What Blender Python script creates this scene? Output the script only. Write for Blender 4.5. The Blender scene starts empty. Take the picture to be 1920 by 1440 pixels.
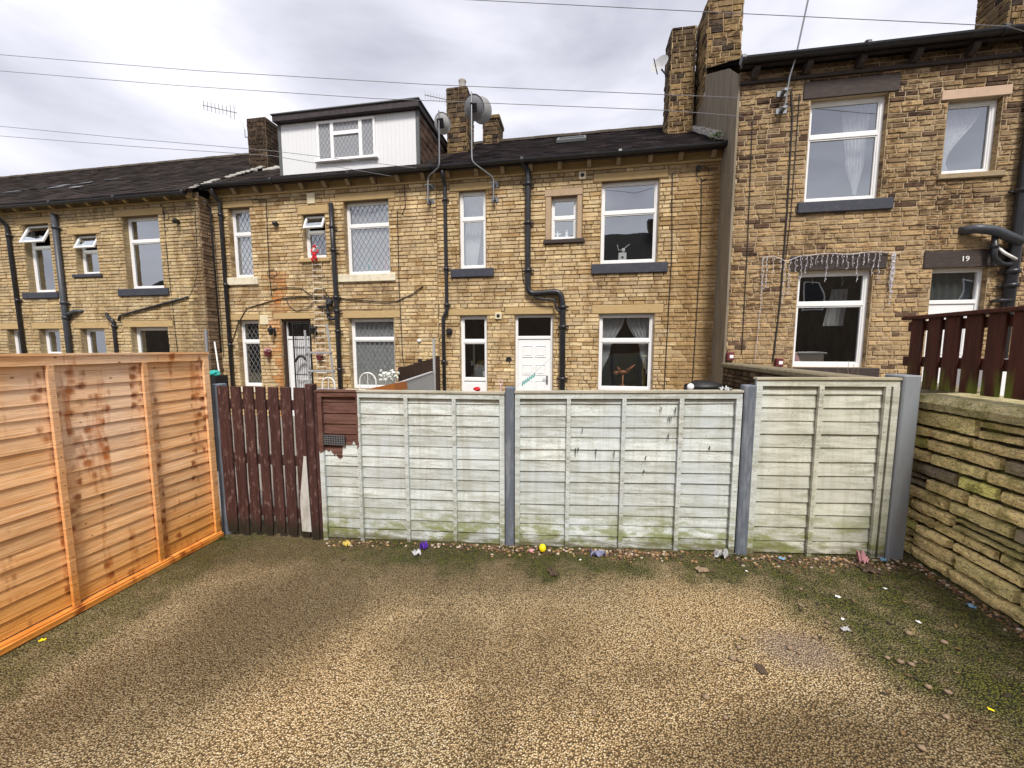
import bpy, math, random
from mathutils import Vector, noise as mnoise
R = random.Random(7)
rad = math.radians
sc = bpy.context.scene
COL = sc.collection
# ------------------------------------------------------------------ camera, world, sun, exposure
cam_d = bpy.data.cameras.new("camera"); cam = bpy.data.objects.new("camera", cam_d); COL.objects.link(cam)
cam.location = (0, 0, 1.65)
cam.rotation_euler = (rad(90) - math.atan(70/720.), 0, rad(9.6))
cam_d.sensor_width = 36; cam_d.lens = 720/1920*36; cam_d.clip_start = .05; cam_d.clip_end = 3000
sc.camera = cam
sc.view_settings.view_transform = 'Standard'; sc.view_settings.look = 'None'
sc.view_settings.gamma = 1; sc.view_settings.exposure = 1.63
SUN_EL, SUN_AZ = 52, 205   # sun high behind the camera, a little to the right (cloud-softened)
W = bpy.data.worlds.new("World"); sc.world = W; W.use_nodes = True

def nd(nt, typ, ins=None, **at):
    n = nt.nodes.new(typ)
    for k, v in at.items(): setattr(n, k, v)
    for k, v in (ins or {}).items():
        s = n.inputs[k]
        if isinstance(v, bpy.types.NodeSocket): nt.links.new(v, s)
        else: s.default_value = v
    return n
def c4(c): return (c[0], c[1], c[2], 1)
def mix(nt, f, a, b, blend='MIX'):
    n = nt.nodes.new('ShaderNodeMix'); n.data_type = 'RGBA'; n.blend_type = blend
    for i, v in ((0, f), (6, a), (7, b)):
        if isinstance(v, bpy.types.NodeSocket): nt.links.new(v, n.inputs[i])
        else: n.inputs[i].default_value = v if i == 0 else (c4(v) if len(v) == 3 else v)
    return n.outputs[2]
def ramp(nt, f, stops, interp='LINEAR'):
    n = nt.nodes.new('ShaderNodeValToRGB'); nt.links.new(f, n.inputs[0]); e = n.color_ramp.elements
    n.color_ramp.interpolation = interp
    while len(e) < len(stops): e.new(.5)
    for i, (p, c) in enumerate(stops):
        e[i].position = p; e[i].color = c4(c) if not isinstance(c, (int, float)) else (c, c, c, 1)
    return n.outputs[0]
def math_(nt, op, a, b=0., c=0.):
    n = nt.nodes.new('ShaderNodeMath'); n.operation = op
    for i, v in enumerate((a, b, c)):
        if isinstance(v, bpy.types.NodeSocket): nt.links.new(v, n.inputs[i])
        else: n.inputs[i].default_value = v
    return n.outputs[0]
def mrange(nt, v, a, b, c=0., d=1., smooth=True):
    n = nt.nodes.new('ShaderNodeMapRange'); n.interpolation_type = 'SMOOTHSTEP' if smooth else 'LINEAR'; n.clamp = True if not smooth else n.clamp
    nt.links.new(v, n.inputs[0])
    for i, q in enumerate((a, b, c, d)): n.inputs[i+1].default_value = q
    return n.outputs[0]
def mapping(nt, v, scale=(1, 1, 1), loc=(0, 0, 0), rot=(0, 0, 0)):
    return nd(nt, 'ShaderNodeMapping', {'Vector': v, 'Scale': scale, 'Location': loc, 'Rotation': rot}).outputs[0]
def noise_(nt, v, scale, detail=4, rough=.55, dist=0.):
    return nd(nt, 'ShaderNodeTexNoise', {'Vector': v, 'Scale': scale, 'Detail': detail, 'Roughness': rough, 'Distortion': dist}).outputs[0]

nt = W.node_tree; nt.nodes.clear()
sky = nd(nt, 'ShaderNodeTexSky', sky_type='NISHITA', sun_disc=False, sun_elevation=rad(SUN_EL), sun_rotation=rad(SUN_AZ), dust_density=4., air_density=1.)
skyb = mix(nt, 1.0, sky.outputs[0], (.10, .10, .10), 'MULTIPLY')
tc = nd(nt, 'ShaderNodeTexCoord').outputs['Generated']
mp = mapping(nt, tc, (1.0, 1.0, 2.6), (0.3, .1, 0))
n1 = noise_(nt, mp, 1.6, 6, .5, .35)
n2 = noise_(nt, mapping(nt, tc, (1.2, 1.2, 4.5), (2, 1, 0)), 3.4, 5, .5, .5)
cl = ramp(nt, n1, [(.36, (.185, .185, .23)), (.5, (.365, .363, .408)), (.62, (.52, .518, .545))])
cl2 = mix(nt, .30, cl, ramp(nt, n2, [(.3, (.28, .28, .31)), (.7, (.44, .44, .465))]))
cloud = mix(nt, .93, skyb, cl2)
bg = nd(nt, 'ShaderNodeBackground', {'Color': cloud, 'Strength': 0.80})
nd(nt, 'ShaderNodeOutputWorld', {'Surface': bg.outputs[0]})
sun_d = bpy.data.lights.new("sun", 'SUN'); sun_d.energy = 1.5; sun_d.angle = rad(13); sun_d.color = (1, .95, .87)
sun = bpy.data.objects.new("sun", sun_d); COL.objects.link(sun)
# direction towards the sun: behind the camera (-Y), slightly +X
sd = Vector((math.sin(rad(18))*math.cos(rad(SUN_EL)), -math.cos(rad(18))*math.cos(rad(SUN_EL)), math.sin(rad(SUN_EL))))
sun.rotation_euler = sd.to_track_quat('Z', 'Y').to_euler(); sun.location = (3, -6, 12)

# ------------------------------------------------------------------ materials
def newmat(name):
    m = bpy.data.materials.new(name); m.use_nodes = True; t = m.node_tree
    for n in list(t.nodes): t.nodes.remove(n)
    return m, t
def finish(t, color, rough=.8, bump=None, bstr=.3, bdist=.01, metal=0., spec=.4, extra=None):
    ins = {'Base Color': color if isinstance(color, bpy.types.NodeSocket) else c4(color), 'Roughness': rough, 'Metallic': metal, 'Specular IOR Level': spec}
    if extra: ins.update(extra)
    b = nd(t, 'ShaderNodeBsdfPrincipled', ins)
    if bump is not None:
        bn = nd(t, 'ShaderNodeBump', {'Height': bump, 'Strength': bstr, 'Distance': bdist}); t.links.new(bn.outputs[0], b.inputs['Normal'])
    nd(t, 'ShaderNodeOutputMaterial', {'Surface': b.outputs[0]})
def attr(t, name='Col'): return nd(t, 'ShaderNodeAttribute', attribute_name=name).outputs['Color']
def pos(t): return nd(t, 'ShaderNodeNewGeometry').outputs['Position']
def sepv(t, v): return nd(t, 'ShaderNodeSeparateXYZ', {0: v}).outputs

def M_stone(name='sandstone', blot=0.):
    m, t = newmat(name); p = pos(t)
    a = noise_(t, mapping(t, p, (1, 1, 2.4)), 14, 6, .65, .4); b = noise_(t, p, 2.2, 4, .6); c = noise_(t, mapping(t, p, (.7, .7, 3)), 55, 4, .7)
    col = mix(t, 1., attr(t), ramp(t, a, [(.27, (.55, .50, .45)), (.45, (1.05, 1.05, 1.05)), (.75, (1.3, 1.28, 1.25))]), 'MULTIPLY')
    col = mix(t, .8, col, ramp(t, c, [(.30, (.42, .37, .33)), (.46, (1.03, 1.03, 1.03)), (.8, (1.2, 1.18, 1.15))]), 'MULTIPLY')
    col = mix(t, .7, col, ramp(t, b, [(.3, (.78, .75, .72)), (.6, (1.08, 1.08, 1.08))]), 'MULTIPLY')
    st = noise_(t, mapping(t, p, (2.4, 2.4, .38), (3, 0, 1)), 1.6, 6, .7, .4)
    col = mix(t, math_(t, 'MULTIPLY', ramp(t, st, [(.46, 0.), (.64, 1.)]), .8), col, mix(t, 1., col, (.58, .50, .42), 'MULTIPLY'))
    if blot:
        e = noise_(t, mapping(t, p, (1, 1, 2.2), (4, 1, 2)), 7.5, 6, .72, .6); e2 = noise_(t, p, 1.1, 3, .6)
        e = math_(t, 'ADD', e, math_(t, 'MULTIPLY', math_(t, 'SUBTRACT', e2, .5), .5))
        col = mix(t, math_(t, 'MULTIPLY', ramp(t, e, [(.50, 0.), (.60, 1.)]), blot), col, mix(t, 1., col, (.26, .20, .17), 'MULTIPLY'))
    h = math_(t, 'ADD', a, math_(t, 'MULTIPLY', c, .5))
    finish(t, col, .9, h, .8, .014, spec=.2); return m
def M_attr(name, rough=.8, scale=20, amt=.5, bstr=.3, bd=.004, spec=.3, stretch=(1, 1, 1)):
    m, t = newmat(name); p = mapping(t, pos(t), stretch)
    a = noise_(t, p, scale, 5, .6); b = noise_(t, p, scale*.12, 3, .5)
    col = mix(t, amt, attr(t), ramp(t, a, [(.3, (.55, .55, .55)), (.65, (1.25, 1.25, 1.25))]), 'MULTIPLY')
    col = mix(t, amt, col, ramp(t, b, [(.3, (.7, .7, .7)), (.65, (1.15, 1.15, 1.15))]), 'MULTIPLY')
    finish(t, col, rough, a, bstr, bd, spec=spec); return m
def M_plain(name, col, rough=.5, scale=12, amt=.3, bstr=.1, spec=.4, metal=0., dirt=None, stretch=(1, 1, 1)):
    m, t = newmat(name); p = mapping(t, pos(t), stretch); a = noise_(t, p, scale, 5, .65)
    d = dirt or tuple(x*.55 for x in col)
    k = mix(t, math_(t, 'MULTIPLY', ramp(t, a, [(.48, 0.), (.72, 1.)]), amt), col, d)
    finish(t, k, rough, a, bstr, .004, metal, spec); return m
def M_mortar():
    m, t = newmat('mortar'); p = pos(t); x = sepv(t, p)[0]; a = noise_(t, p, 30, 4, .6)
    k = math_(t, 'ADD', x, math_(t, 'MULTIPLY', noise_(t, p, 3, 2, .5), .5))
    col = mix(t, mrange(t, k, 1.95, 2.35), (.17, .12, .07), (.42, .31, .18))
    col = mix(t, .5, col, ramp(t, a, [(.3, (.6, .6, .6)), (.7, (1.3, 1.3, 1.3))]), 'MULTIPLY')
    finish(t, col, .95, a, .4, .006, spec=.15); return m
def M_glass():
    m, t = newmat('window_glass')
    f = math_(t, 'POWER', nd(t, 'ShaderNodeLayerWeight', {'Blend': .5}).outputs['Facing'], 2.5)
    wv = noise_(t, mapping(t, pos(t), (1, 1, 1)), 1.3, 1, .4)
    bn = nd(t, 'ShaderNodeBump', {'Height': wv, 'Strength': .25, 'Distance': .02}).outputs[0]
    g = nd(t, 'ShaderNodeBsdfGlossy', {'Color': (.93, .97, 1, 1), 'Roughness': .015, 'Normal': bn}).outputs[0]
    tr = nd(t, 'ShaderNodeBsdfTransparent', {'Color': (.90, .93, .93, 1)}).outputs[0]
    fa = math_(t, 'ADD', .34, math_(t, 'MULTIPLY', f, .6))
    mx = nd(t, 'ShaderNodeMixShader', {0: fa, 1: tr, 2: g}).outputs[0]
    nd(t, 'ShaderNodeOutputMaterial', {'Surface': mx}); return m
def M_net():
    m, t = newmat('net_curtain'); p = pos(t)
    d = nd(t, 'ShaderNodeBsdfDiffuse', {'Color': (.82, .82, .84, 1)}).outputs[0]
    l = nd(t, 'ShaderNodeBsdfTranslucent', {'Color': (.8, .8, .8, 1)}).outputs[0]
    dl = nd(t, 'ShaderNodeMixShader', {0: .35, 1: d, 2: l}).outputs[0]
    tr = nd(t, 'ShaderNodeBsdfTransparent').outputs[0]
    n = noise_(t, mapping(t, p, (60, 1, 6)), 1., 2, .5)
    mx = nd(t, 'ShaderNodeMixShader', {0: mrange(t, n, .3, .7, .72, .97), 1: tr, 2: dl}).outputs[0]
    nd(t, 'ShaderNodeOutputMaterial', {'Surface': mx}); return m
def M_fence_white():
    m, t = newmat('weathered_pale_paint'); p = pos(t); s = sepv(t, p)
    hs = mapping(t, p, (1.2, 1, 9)); g = noise_(t, hs, 3.2, 7, .7, .3); sp = noise_(t, mapping(t, p, (1, 1, 1.8)), 60, 5, .8); big = noise_(t, p, 2.3, 4, .6); vs = noise_(t, mapping(t, p, (14, 1, .8)), 1.5, 4, .6)
    zr = math_(t, 'SUBTRACT', s[2], math_(t, 'MULTIPLY', s[0], .055))
    base = mix(t, ramp(t, big, [(.35, 0.), (.65, 1.)]), (.53, .58, .60), (.61, .65, .63))
    base = mix(t, mrange(t, s[0], 1.2, 1.5), base, (.55, .555, .48))
    base = mix(t, 1., base, attr(t), 'MULTIPLY')
    gr = math_(t, 'MULTIPLY', ramp(t, g, [(.42, 0.), (.68, 1.)]), ramp(t, big, [(.32, .35), (.56, 1.)]))
    col = mix(t, math_(t, 'MULTIPLY', gr, .72), base, (.19, .19, .125))
    col = mix(t, math_(t, 'MULTIPLY', ramp(t, vs, [(.50, 0.), (.72, 1.)]), .4), col, (.28, .27, .19))
    col = mix(t, math_(t, 'MULTIPLY', ramp(t, sp, [(.575, 0.), (.65, 1.)]), math_(t, 'MULTIPLY', ramp(t, big, [(.38, .15), (.56, .95)]), 1.)), col, (.09, .075, .05))
    low = mrange(t, zr, .46, .05)
    al = math_(t, 'MULTIPLY', low, ramp(t, noise_(t, mapping(t, p, (1, 1, 2.5)), 5., 5, .7), [(.45, 0.), (.57, 1.)]))
    col = mix(t, math_(t, 'MULTIPLY', al, .85), col, (.17, .19, .035))
    vlow = mrange(t, zr, .13, .02)
    col = mix(t, math_(t, 'MULTIPLY', vlow, math_(t, 'MULTIPLY', ramp(t, g, [(.38, .1), (.58, 1.)]), .85)), col, (.10, .085, .05))
    # patch of brown stain on the first panel
    ex = math_(t, 'LESS_THAN', math_(t, 'ADD', s[0], math_(t, 'MULTIPLY', noise_(t, p, 30, 3, .6), .02)), -1.872)
    edge = math_(t, 'ADD', .52, math_(t, 'MULTIPLY', noise_(t, mapping(t, p, (1, 1, .2)), 9, 3, .7), .35))
    edge = math_(t, 'ADD', edge, math_(t, 'MULTIPLY', math_(t, 'GREATER_THAN', s[0], -2.06), .10))
    ez = math_(t, 'GREATER_THAN', s[2], edge)
    bw = mix(t, ramp(t, g, [(.35, 0.), (.68, 1.)]), (.075, .028, .02), (.17, .09, .07))
    col = mix(t, math_(t, 'MULTIPLY', ex, ez), col, bw)
    finish(t, col, .75, math_(t, 'ADD', g, math_(t, 'MULTIPLY', sp, .3)), .5, .006, spec=.3); return m
def M_orange(name='new_orange_timber', bands=1.):
    m, t = newmat(name); p = pos(t); s = sepv(t, p)
    grain = noise_(t, mapping(t, p, (1, 1.0, 26)), 2.6, 6, .62, .6); fine = noise_(t, mapping(t, p, (1, 3, 120)), 3., 3, .6)
    grain = ramp(t, grain, [(.34, 0.), (.62, 1.)])
    col = mix(t, grain, (.78, .385, .145), (.97, .62, .335))
    big = noise_(t, mapping(t, p, (1, 1.2, 1.2)), 1.3, 3, .5)
    zg = math_(t, 'ADD', s[2], math_(t, 'MULTIPLY', big, .7))
    col = mix(t, mrange(t, zg, .95, .25), col, mix(t, grain, (.62, .245, .04), (.86, .42, .11)))   # stronger treatment colour low down
    pale = math_(t, 'MULTIPLY', mrange(t, zg, .9, 1.25), ramp(t, big, [(.45, 0.), (.62, .6)]))
    col = mix(t, pale, col, (.92, .70, .52))
    # knots come in upright bands because neighbouring slats are cut from one log
    band = noise_(t, mapping(t, p, (0, 3.1, .25)), 2.6, 2, .5)
    bm = math_(t, 'MULTIPLY', ramp(t, band, [(.51, 0.), (.56, 1.)]), bands)
    v = nd(t, 'ShaderNodeTexVoronoi', {'Vector': mapping(t, p, (1, .9, 1.0)), 'Scale': 15., 'Randomness': 1.}, feature='F1').outputs['Distance']
    dn = noise_(t, mapping(t, p, (1, 1.6, 1)), 24, 5, .75, 1.2)
    vk = math_(t, 'ADD', v, math_(t, 'MULTIPLY', dn, .42))
    kn = ramp(t, vk, [(.42, 1.), (.72, 0.)])
    col = mix(t, math_(t, 'MULTIPLY', kn, math_(t, 'MULTIPLY', bm, .9)), col, (.27, .07, .012))
    v2 = nd(t, 'ShaderNodeTexVoronoi', {'Vector': mapping(t, p, (1, 1, 1.5), (0, .3, .2)), 'Scale': 7., 'Randomness': 1.}, feature='F1').outputs['Distance']
    col = mix(t, ramp(t, v2, [(.04, .85), (.085, 0.)]), col, (.20, .065, .025))
    st = noise_(t, mapping(t, p, (1, 6, .9)), 1.6, 6, .75, .6)
    col = mix(t, math_(t, 'MULTIPLY', ramp(t, st, [(.50, 0.), (.64, 1.)]), math_(t, 'MULTIPLY', bm, .8)), col, (.56, .17, .03))
    col = mix(t, .8, col, attr(t), 'MULTIPLY')
    col = mix(t, .6, col, ramp(t, fine, [(.35, (.62, .55, .5)), (.6, (1.12, 1.12, 1.12))]), 'MULTIPLY')
    finish(t, col, .66, math_(t, 'ADD', grain, math_(t, 'MULTIPLY', fine, .4)), .35, .004, spec=.35); return m
def M_brownwood(name, a, b, moss=False, wear=.5):
    m, t = newmat(name); p = pos(t); s = sepv(t, p)
    g = noise_(t, mapping(t, p, (14, 14, .9)), 2.2, 6, .65, .5); f = noise_(t, mapping(t, p, (6, 6, 2)), 6, 5, .7)
    col = mix(t, ramp(t, g, [(.3, 0.), (.7, 1.)]), a, b)
    col = mix(t, math_(t, 'MULTIPLY', ramp(t, f, [(.56, 0.), (.68, 1.)]), wear), col, (.22, .14, .125))
    if moss:
        z = math_(t, 'ADD', s[2], math_(t, 'MULTIPLY', f, .22))
        col = mix(t, math_(t, 'MULTIPLY', mrange(t, z, 1.66, 1.44), ramp(t, noise_(t, mapping(t, p, (1, 3, .5)), 5, 2, .5), [(.45, 0.), (.6, .9)])), col, (.13, .17, .015))
    else:
        z = math_(t, 'SUBTRACT', s[2], math_(t, 'MULTIPLY', f, .28))
        col = mix(t, math_(t, 'MULTIPLY', mrange(t, z, -.06, -.22), .85), col, (.018, .018, .010))
    finish(t, col, .7, math_(t, 'ADD', g, f), .6, .006, spec=.3); return m
def M_ground():
    m, t = newmat('exposed_aggregate_concrete'); p = pos(t); s = sepv(t, p)
    vo = nd(t, 'ShaderNodeTexVoronoi', {'Vector': p, 'Scale': 118., 'Randomness': 1.}, feature='F1')
    vd, vc = vo.outputs['Distance'], vo.outputs['Color']
    v2 = nd(t, 'ShaderNodeTexVoronoi', {'Vector': p, 'Scale': 46., 'Randomness': 1.}, feature='F1')
    rnd = sepv(t, vc)[0]; rnd2 = sepv(t, vc)[1]
    peb = ramp(t, rnd, [(0., (.37, .25, .12)), (.3, (.61, .45, .24)), (.65, (.75, .58, .335)), (.92, (.84, .68, .43)), (1., (.92, .82, .62))])
    col = mix(t, ramp(t, vd, [(.32, 0.), (.66, 1.)]), peb, (.135, .088, .036))
    l1 = noise_(t, mapping(t, p, (1, 1.3, 1), rot=(0, 0, .6)), .75, 5, .55, .3); l2 = noise_(t, p, 2.6, 5, .6)
    big = math_(t, 'ADD', math_(t, 'MULTIPLY', l1, .7), math_(t, 'MULTIPLY', l2, .3))
    # dark damp tracks
    def blob(cx, cy, rx, ry, ang=0., soft=1.6):
        q = mapping(t, p, (1, 1, 0), (-cx, -cy, 0)); q = mapping(t, q, (1/rx, 1/ry, 0), (0, 0, 0), (0, 0, 0)) if not ang else mapping(t, mapping(t, q, (1, 1, 1), (0, 0, 0), (0, 0, ang)), (1/rx, 1/ry, 0))
        L = nd(t, 'ShaderNodeVectorMath', {0: q}, operation='LENGTH').outputs['Value']
        L = math_(t, 'ADD', L, math_(t, 'MULTIPLY', math_(t, 'SUBTRACT', l2, .5), 1.3))
        L = math_(t, 'ADD', L, math_(t, 'MULTIPLY', math_(t, 'SUBTRACT', l1, .5), 1.0))
        return mrange(t, L, soft, .45)
    damp = math_(t, 'MULTIPLY', ramp(t, big, [(.36, 1.), (.52, 0.)]), .7)
    farm = mrange(t, math_(t, 'ADD', s[1], math_(t, 'MULTIPLY', math_(t, 'SUBTRACT', l1, .5), 1.6)), 2.0, 2.75)
    leftm = mrange(t, math_(t, 'ADD', s[0], math_(t, 'MULTIPLY', math_(t, 'SUBTRACT', l1, .5), 1.2)), .35, -.45)
    damp = math_(t, 'MAXIMUM', damp, math_(t, 'MULTIPLY', farm, math_(t, 'ADD', .35, math_(t, 'MULTIPLY', leftm, .55))))
    for (cx, cy, rx, ry, an, k) in ((-1.9, 2.1, .55, .9, .5, .95), (-.75, 1.95, .35, .25, 0, .6), (-.35, 1.75, .12, .5, 0, .55), (1.0, 1.55, .65, .22, -.25, .95), (-2.4, 1.5, .35, .6, .5, .8), (1.9, 1.7, .45, .5, 0, .8)):
        damp = math_(t, 'MAXIMUM', damp, math_(t, 'MULTIPLY', blob(cx, cy, rx, ry, an), k))
    lite = math_(t, 'MAXIMUM', blob(.15, 1.75, 1.0, .5), blob(-1.25, 1.65, .35, .6, .5)); lite = math_(t, 'MAXIMUM', lite, blob(.85, 2.35, .45, .28))
    damp = math_(t, 'MULTIPLY', damp, math_(t, 'SUBTRACT', 1., math_(t, 'MULTIPLY', blob(.85, 2.35, .45, .25), .8)))
    col = mix(t, math_(t, 'MULTIPLY', damp, .80), col, mix(t, .85, col, (.22, .185, .11), 'MULTIPLY'))
    col = mix(t, math_(t, 'MULTIPLY', damp, .18), col, (.085, .065, .035))
    col = mix(t, math_(t, 'MULTIPLY', lite, .35), col, mix(t, 1., col, (1.42, 1.25, 1.08), 'MULTIPLY'))
    # moss and algae
    mossn = noise_(t, p, 7, 6, .7)
    fence = mrange(t, math_(t, 'ADD', s[1], math_(t, 'MULTIPLY', math_(t, 'SUBTRACT', l2, .5), 1.0)), 2.56, 2.80)
    xr = math_(t, 'ADD', s[0], math_(t, 'MULTIPLY', math_(t, 'SUBTRACT', l2, .5), .9))
    diag = math_(t, 'ADD', xr, math_(t, 'MULTIPLY', s[1], .42))
    right = mrange(t, diag, 2.20, 2.50)
    left = mrange(t, math_(t, 'ADD', s[0], math_(t, 'MULTIPLY', math_(t, 'SUBTRACT', l2, .5), .6)), -2.72, -3.02)
    sidegap = math_(t, 'MULTIPLY', fence, mrange(t, s[0], -2.6, -1.3, .35, 1.))
    mm = math_(t, 'MAXIMUM', math_(t, 'MAXIMUM', sidegap, right), math_(t, 'MULTIPLY', left, .75))
    mm = math_(t, 'MULTIPLY', mm, ramp(t, mossn, [(.33, .45), (.55, 1.)]))
    mc = ramp(t, math_(t, 'ADD', math_(t, 'MULTIPLY', mossn, .6), math_(t, 'MULTIPLY', rnd2, .4)), [(.25, (.012, .018, .001)), (.45, (.046, .062, .002)), (.62, (.13, .145, .006)), (.8, (.27, .22, .03))])
    col = mix(t, math_(t, 'MULTIPLY', mm, .93), col, mix(t, ramp(t, vd, [(.3, 0.), (.7, 1.)]), mc, (.012, .014, .003)))
    col = mix(t, math_(t, 'MULTIPLY', blob(1.14, 2.08, .16, .12), .4), col, (.22, .17, .165))
    hh = math_(t, 'ADD', math_(t, 'SUBTRACT', 1., vd), math_(t, 'MULTIPLY', math_(t, 'SUBTRACT', 1., v2.outputs['Distance']), .6))
    finish(t, col, mrange(t, damp, 0., 1., .72, .5), hh, 1., .016, spec=.35); return m
def M_render():
    m, t = newmat('cement_render'); p = pos(t); a = noise_(t, mapping(t, p, (3, 3, .5)), 3, 6, .65, .3); b = noise_(t, p, 40, 4, .7)
    col = ramp(t, a, [(.3, (.16, .135, .10)), (.5, (.225, .19, .14)), (.72, (.30, .255, .195))])
    col = mix(t, .4, col, ramp(t, b, [(.3, (.6, .6, .6)), (.7, (1.2, 1.2, 1.2))]), 'MULTIPLY')
    finish(t, col, .92, b, .4, .005, spec=.2); return m
def M_yard_wall():
    m, t = newmat('mossy_rubble_stone'); p = pos(t)
    a = noise_(t, mapping(t, p, (1, 1, 3)), 17, 8, .78, .8); b = noise_(t, p, 7, 6, .7); c = noise_(t, mapping(t, p, (1, 1, 2)), 70, 5, .8)
    col = mix(t, 1., attr(t), ramp(t, a, [(.33, (.32, .28, .22)), (.45, (1., 1., 1.)), (.66, (1.45, 1.4, 1.25))]), 'MULTIPLY')
    col = mix(t, math_(t, 'MULTIPLY', ramp(t, b, [(.48, 0.), (.62, 1.)]), .6), col, (.20, .20, .035))
    col = mix(t, math_(t, 'MULTIPLY', ramp(t, c, [(.53, 0.), (.60, 1.)]), .75), col, (.05, .042, .025))
    finish(t, col, .9, math_(t, 'ADD', a, math_(t, 'MULTIPLY', c, .6)), .9, .02, spec=.2); return m

STONE = M_stone(); STONED = M_stone('blackened_sandstone', .85); STONEW = M_stone('weathered_chimney_stone', .9); MORTAR = M_mortar(); GLASS = M_glass(); NET = M_net(); FENCE = M_fence_white(); ORANGE = M_orange(); ORANGEB = M_orange('new_orange_batten', 0.); RENDER = M_render(); YWALL = M_yard_wall(); GROUND = M_ground()
GATEW = M_brownwood('flaking_brown_stain', (.030, .011, .010), (.082, .036, .031), False, .75)
PICKW = M_brownwood('red_brown_stain', (.035, .009, .005), (.085, .022, .012), True, .08)
PVC = M_plain('white_upvc', (.80, .80, .81), .35, 9, .12, .02, dirt=(.6, .58, .54))
CLAD = M_plain('white_cladding', (.68, .69, .715), .45, 6, .2, .02, dirt=(.62, .61, .58))
BLACK = M_plain('black_plastic', (.018, .018, .022), .38, 14, .35, .1, dirt=(.07, .065, .06))
PIPEG = M_plain('grey_black_plastic', (.045, .05, .062), .45, 14, .4, .1, dirt=(.11, .11, .11))
SILLD = M_plain('navy_painted_stone', (.035, .038, .055), .6, 14, .4, .2, dirt=(.10, .09, .09))
SILLC = M_plain('cream_painted_stone', (.68, .62, .48), .7, 8, .5, .2, dirt=(.30, .24, .15))
LINT = M_plain('yellow_sandstone', (.45, .32, .155), .85, 7, .6, .3, dirt=(.30, .20, .10), stretch=(1, 1, 4))
LINTD = M_plain('soot_dark_stone', (.040, .029, .026), .8, 9, .6, .4, dirt=(.09, .065, .05), stretch=(1, 1, 4))
CREAM = M_plain('cream_plastic', (.66, .58, .40), .6, 10, .25)
CORB = M_plain('grimy_sandstone', (.31, .235, .145), .9, 12, .8, .5, dirt=(.10, .07, .045), stretch=(1, 1, 3))
ROOFT = M_attr('roof_tile', .95, 25, .7, .5, .006, .04)
WTIM = M_plain('pale_grey_timber', (.36, .37, .38), .8, 20, .6, .3, dirt=(.2, .19, .17), stretch=(1, 1, 3))
POSTG = M_plain('blue_grey_painted_post', (.11, .128, .16), .65, 11, .9, .5, dirt=(.25, .27, .30), stretch=(2, 2, .35))
POSTL = M_plain('pale_grey_painted_post', (.22, .24, .265), .65, 5, .8, .3, dirt=(.2, .2, .2), stretch=(2, 2, .5))
FASC = M_plain('black_fascia', (.03, .022, .024), .6, 9, .5, .2, dirt=(.09, .06, .055))
FELT = M_plain('grey_roof_trim', (.10, .105, .11), .6, 9, .5, .2)
GALV = M_plain('galvanised_steel', (.22, .23, .25), .45, 20, .5, .1, metal=.6, dirt=(.2, .18, .16))
DISH = M_plain('grey_dish', (.20, .205, .225), .5, 12, .4, .05)
DISHW = M_plain('pale_dish', (.42, .42, .43), .5, 12, .4, .05)
ALU = M_plain('dull_aluminium', (.36, .37, .38), .5, 20, .5, .1, metal=.3)
IRON = M_plain('black_iron', (.015, .015, .016), .5, 20, .3)
LEAD = M_plain('lead_strip', (.17, .175, .19), .6, 20, .4)
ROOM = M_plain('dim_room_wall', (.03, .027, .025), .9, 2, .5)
MORTW = M_plain('pale_mortar', (.36, .345, .32), .9, 14, .9, .5, dirt=(.22, .20, .17))
CABLE = M_plain('dark_cable', (.02, .017, .017), .7, 10, .2)
WIRE = M_plain('overhead_cable', (.22, .22, .24), .7, 10, .2)
WHITE = M_plain('white_plastic', (.8, .8, .8), .5, 10, .2)
WMET = M_plain('white_painted_metal', (.74, .74, .72), .5, 20, .4, dirt=(.4, .3, .2))
RED = M_plain('red_cloth', (.55, .015, .03), .8, 30, .3)
SKINM = M_plain('doll_face', (.62, .36, .25), .7, 10, .1)
PINK = M_plain('pink_plastic', (.55, .27, .31), .6, 20, .4)
YELLOW = M_plain('yellow_plastic', (.85, .66, .01), .45, 20, .2)
PURPLE = M_plain('purple_foil', (.12, .04, .42), .35, 30, .5)
BLUEB = M_plain('blue_plastic', (.20, .38, .55), .4, 20, .3)
TEAL = M_plain('teal_plastic', (.03, .38, .33), .5, 20, .3)
LILAC = M_plain('grey_lilac_film', (.20, .21, .34), .4, 40, .6)
MAROON = M_plain('maroon_plastic', (.13, .025, .03), .5, 20, .3)
BROWNT = M_plain('brown_timber', (.05, .026, .016), .8, 30, .5, .3, stretch=(1, 1, .3))
AMBER = M_plain('amber_timber', (.30, .10, .02), .6, 30, .4)
GLEAF = M_plain('green_leaf', (.10, .16, .02), .7, 30, .4)
DLEAF = M_plain('dead_leaf', (.07, .045, .028), .8, 30, .5)
SAND = M_plain('pebble', (.24, .17, .11), .7, 40, .6)
PAVE = M_plain('yard_paving', (.22, .20, .17), .9, 5, .7, .4)
GOLD = M_plain('dull_gold', (.35, .12, .05), .4, 20, .3, metal=.3)

GRASSM = M_attr('grass_blade', .8, 40, .3)
NAIL = M_plain('rusty_nail', (.12, .05, .03), .8)
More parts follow.
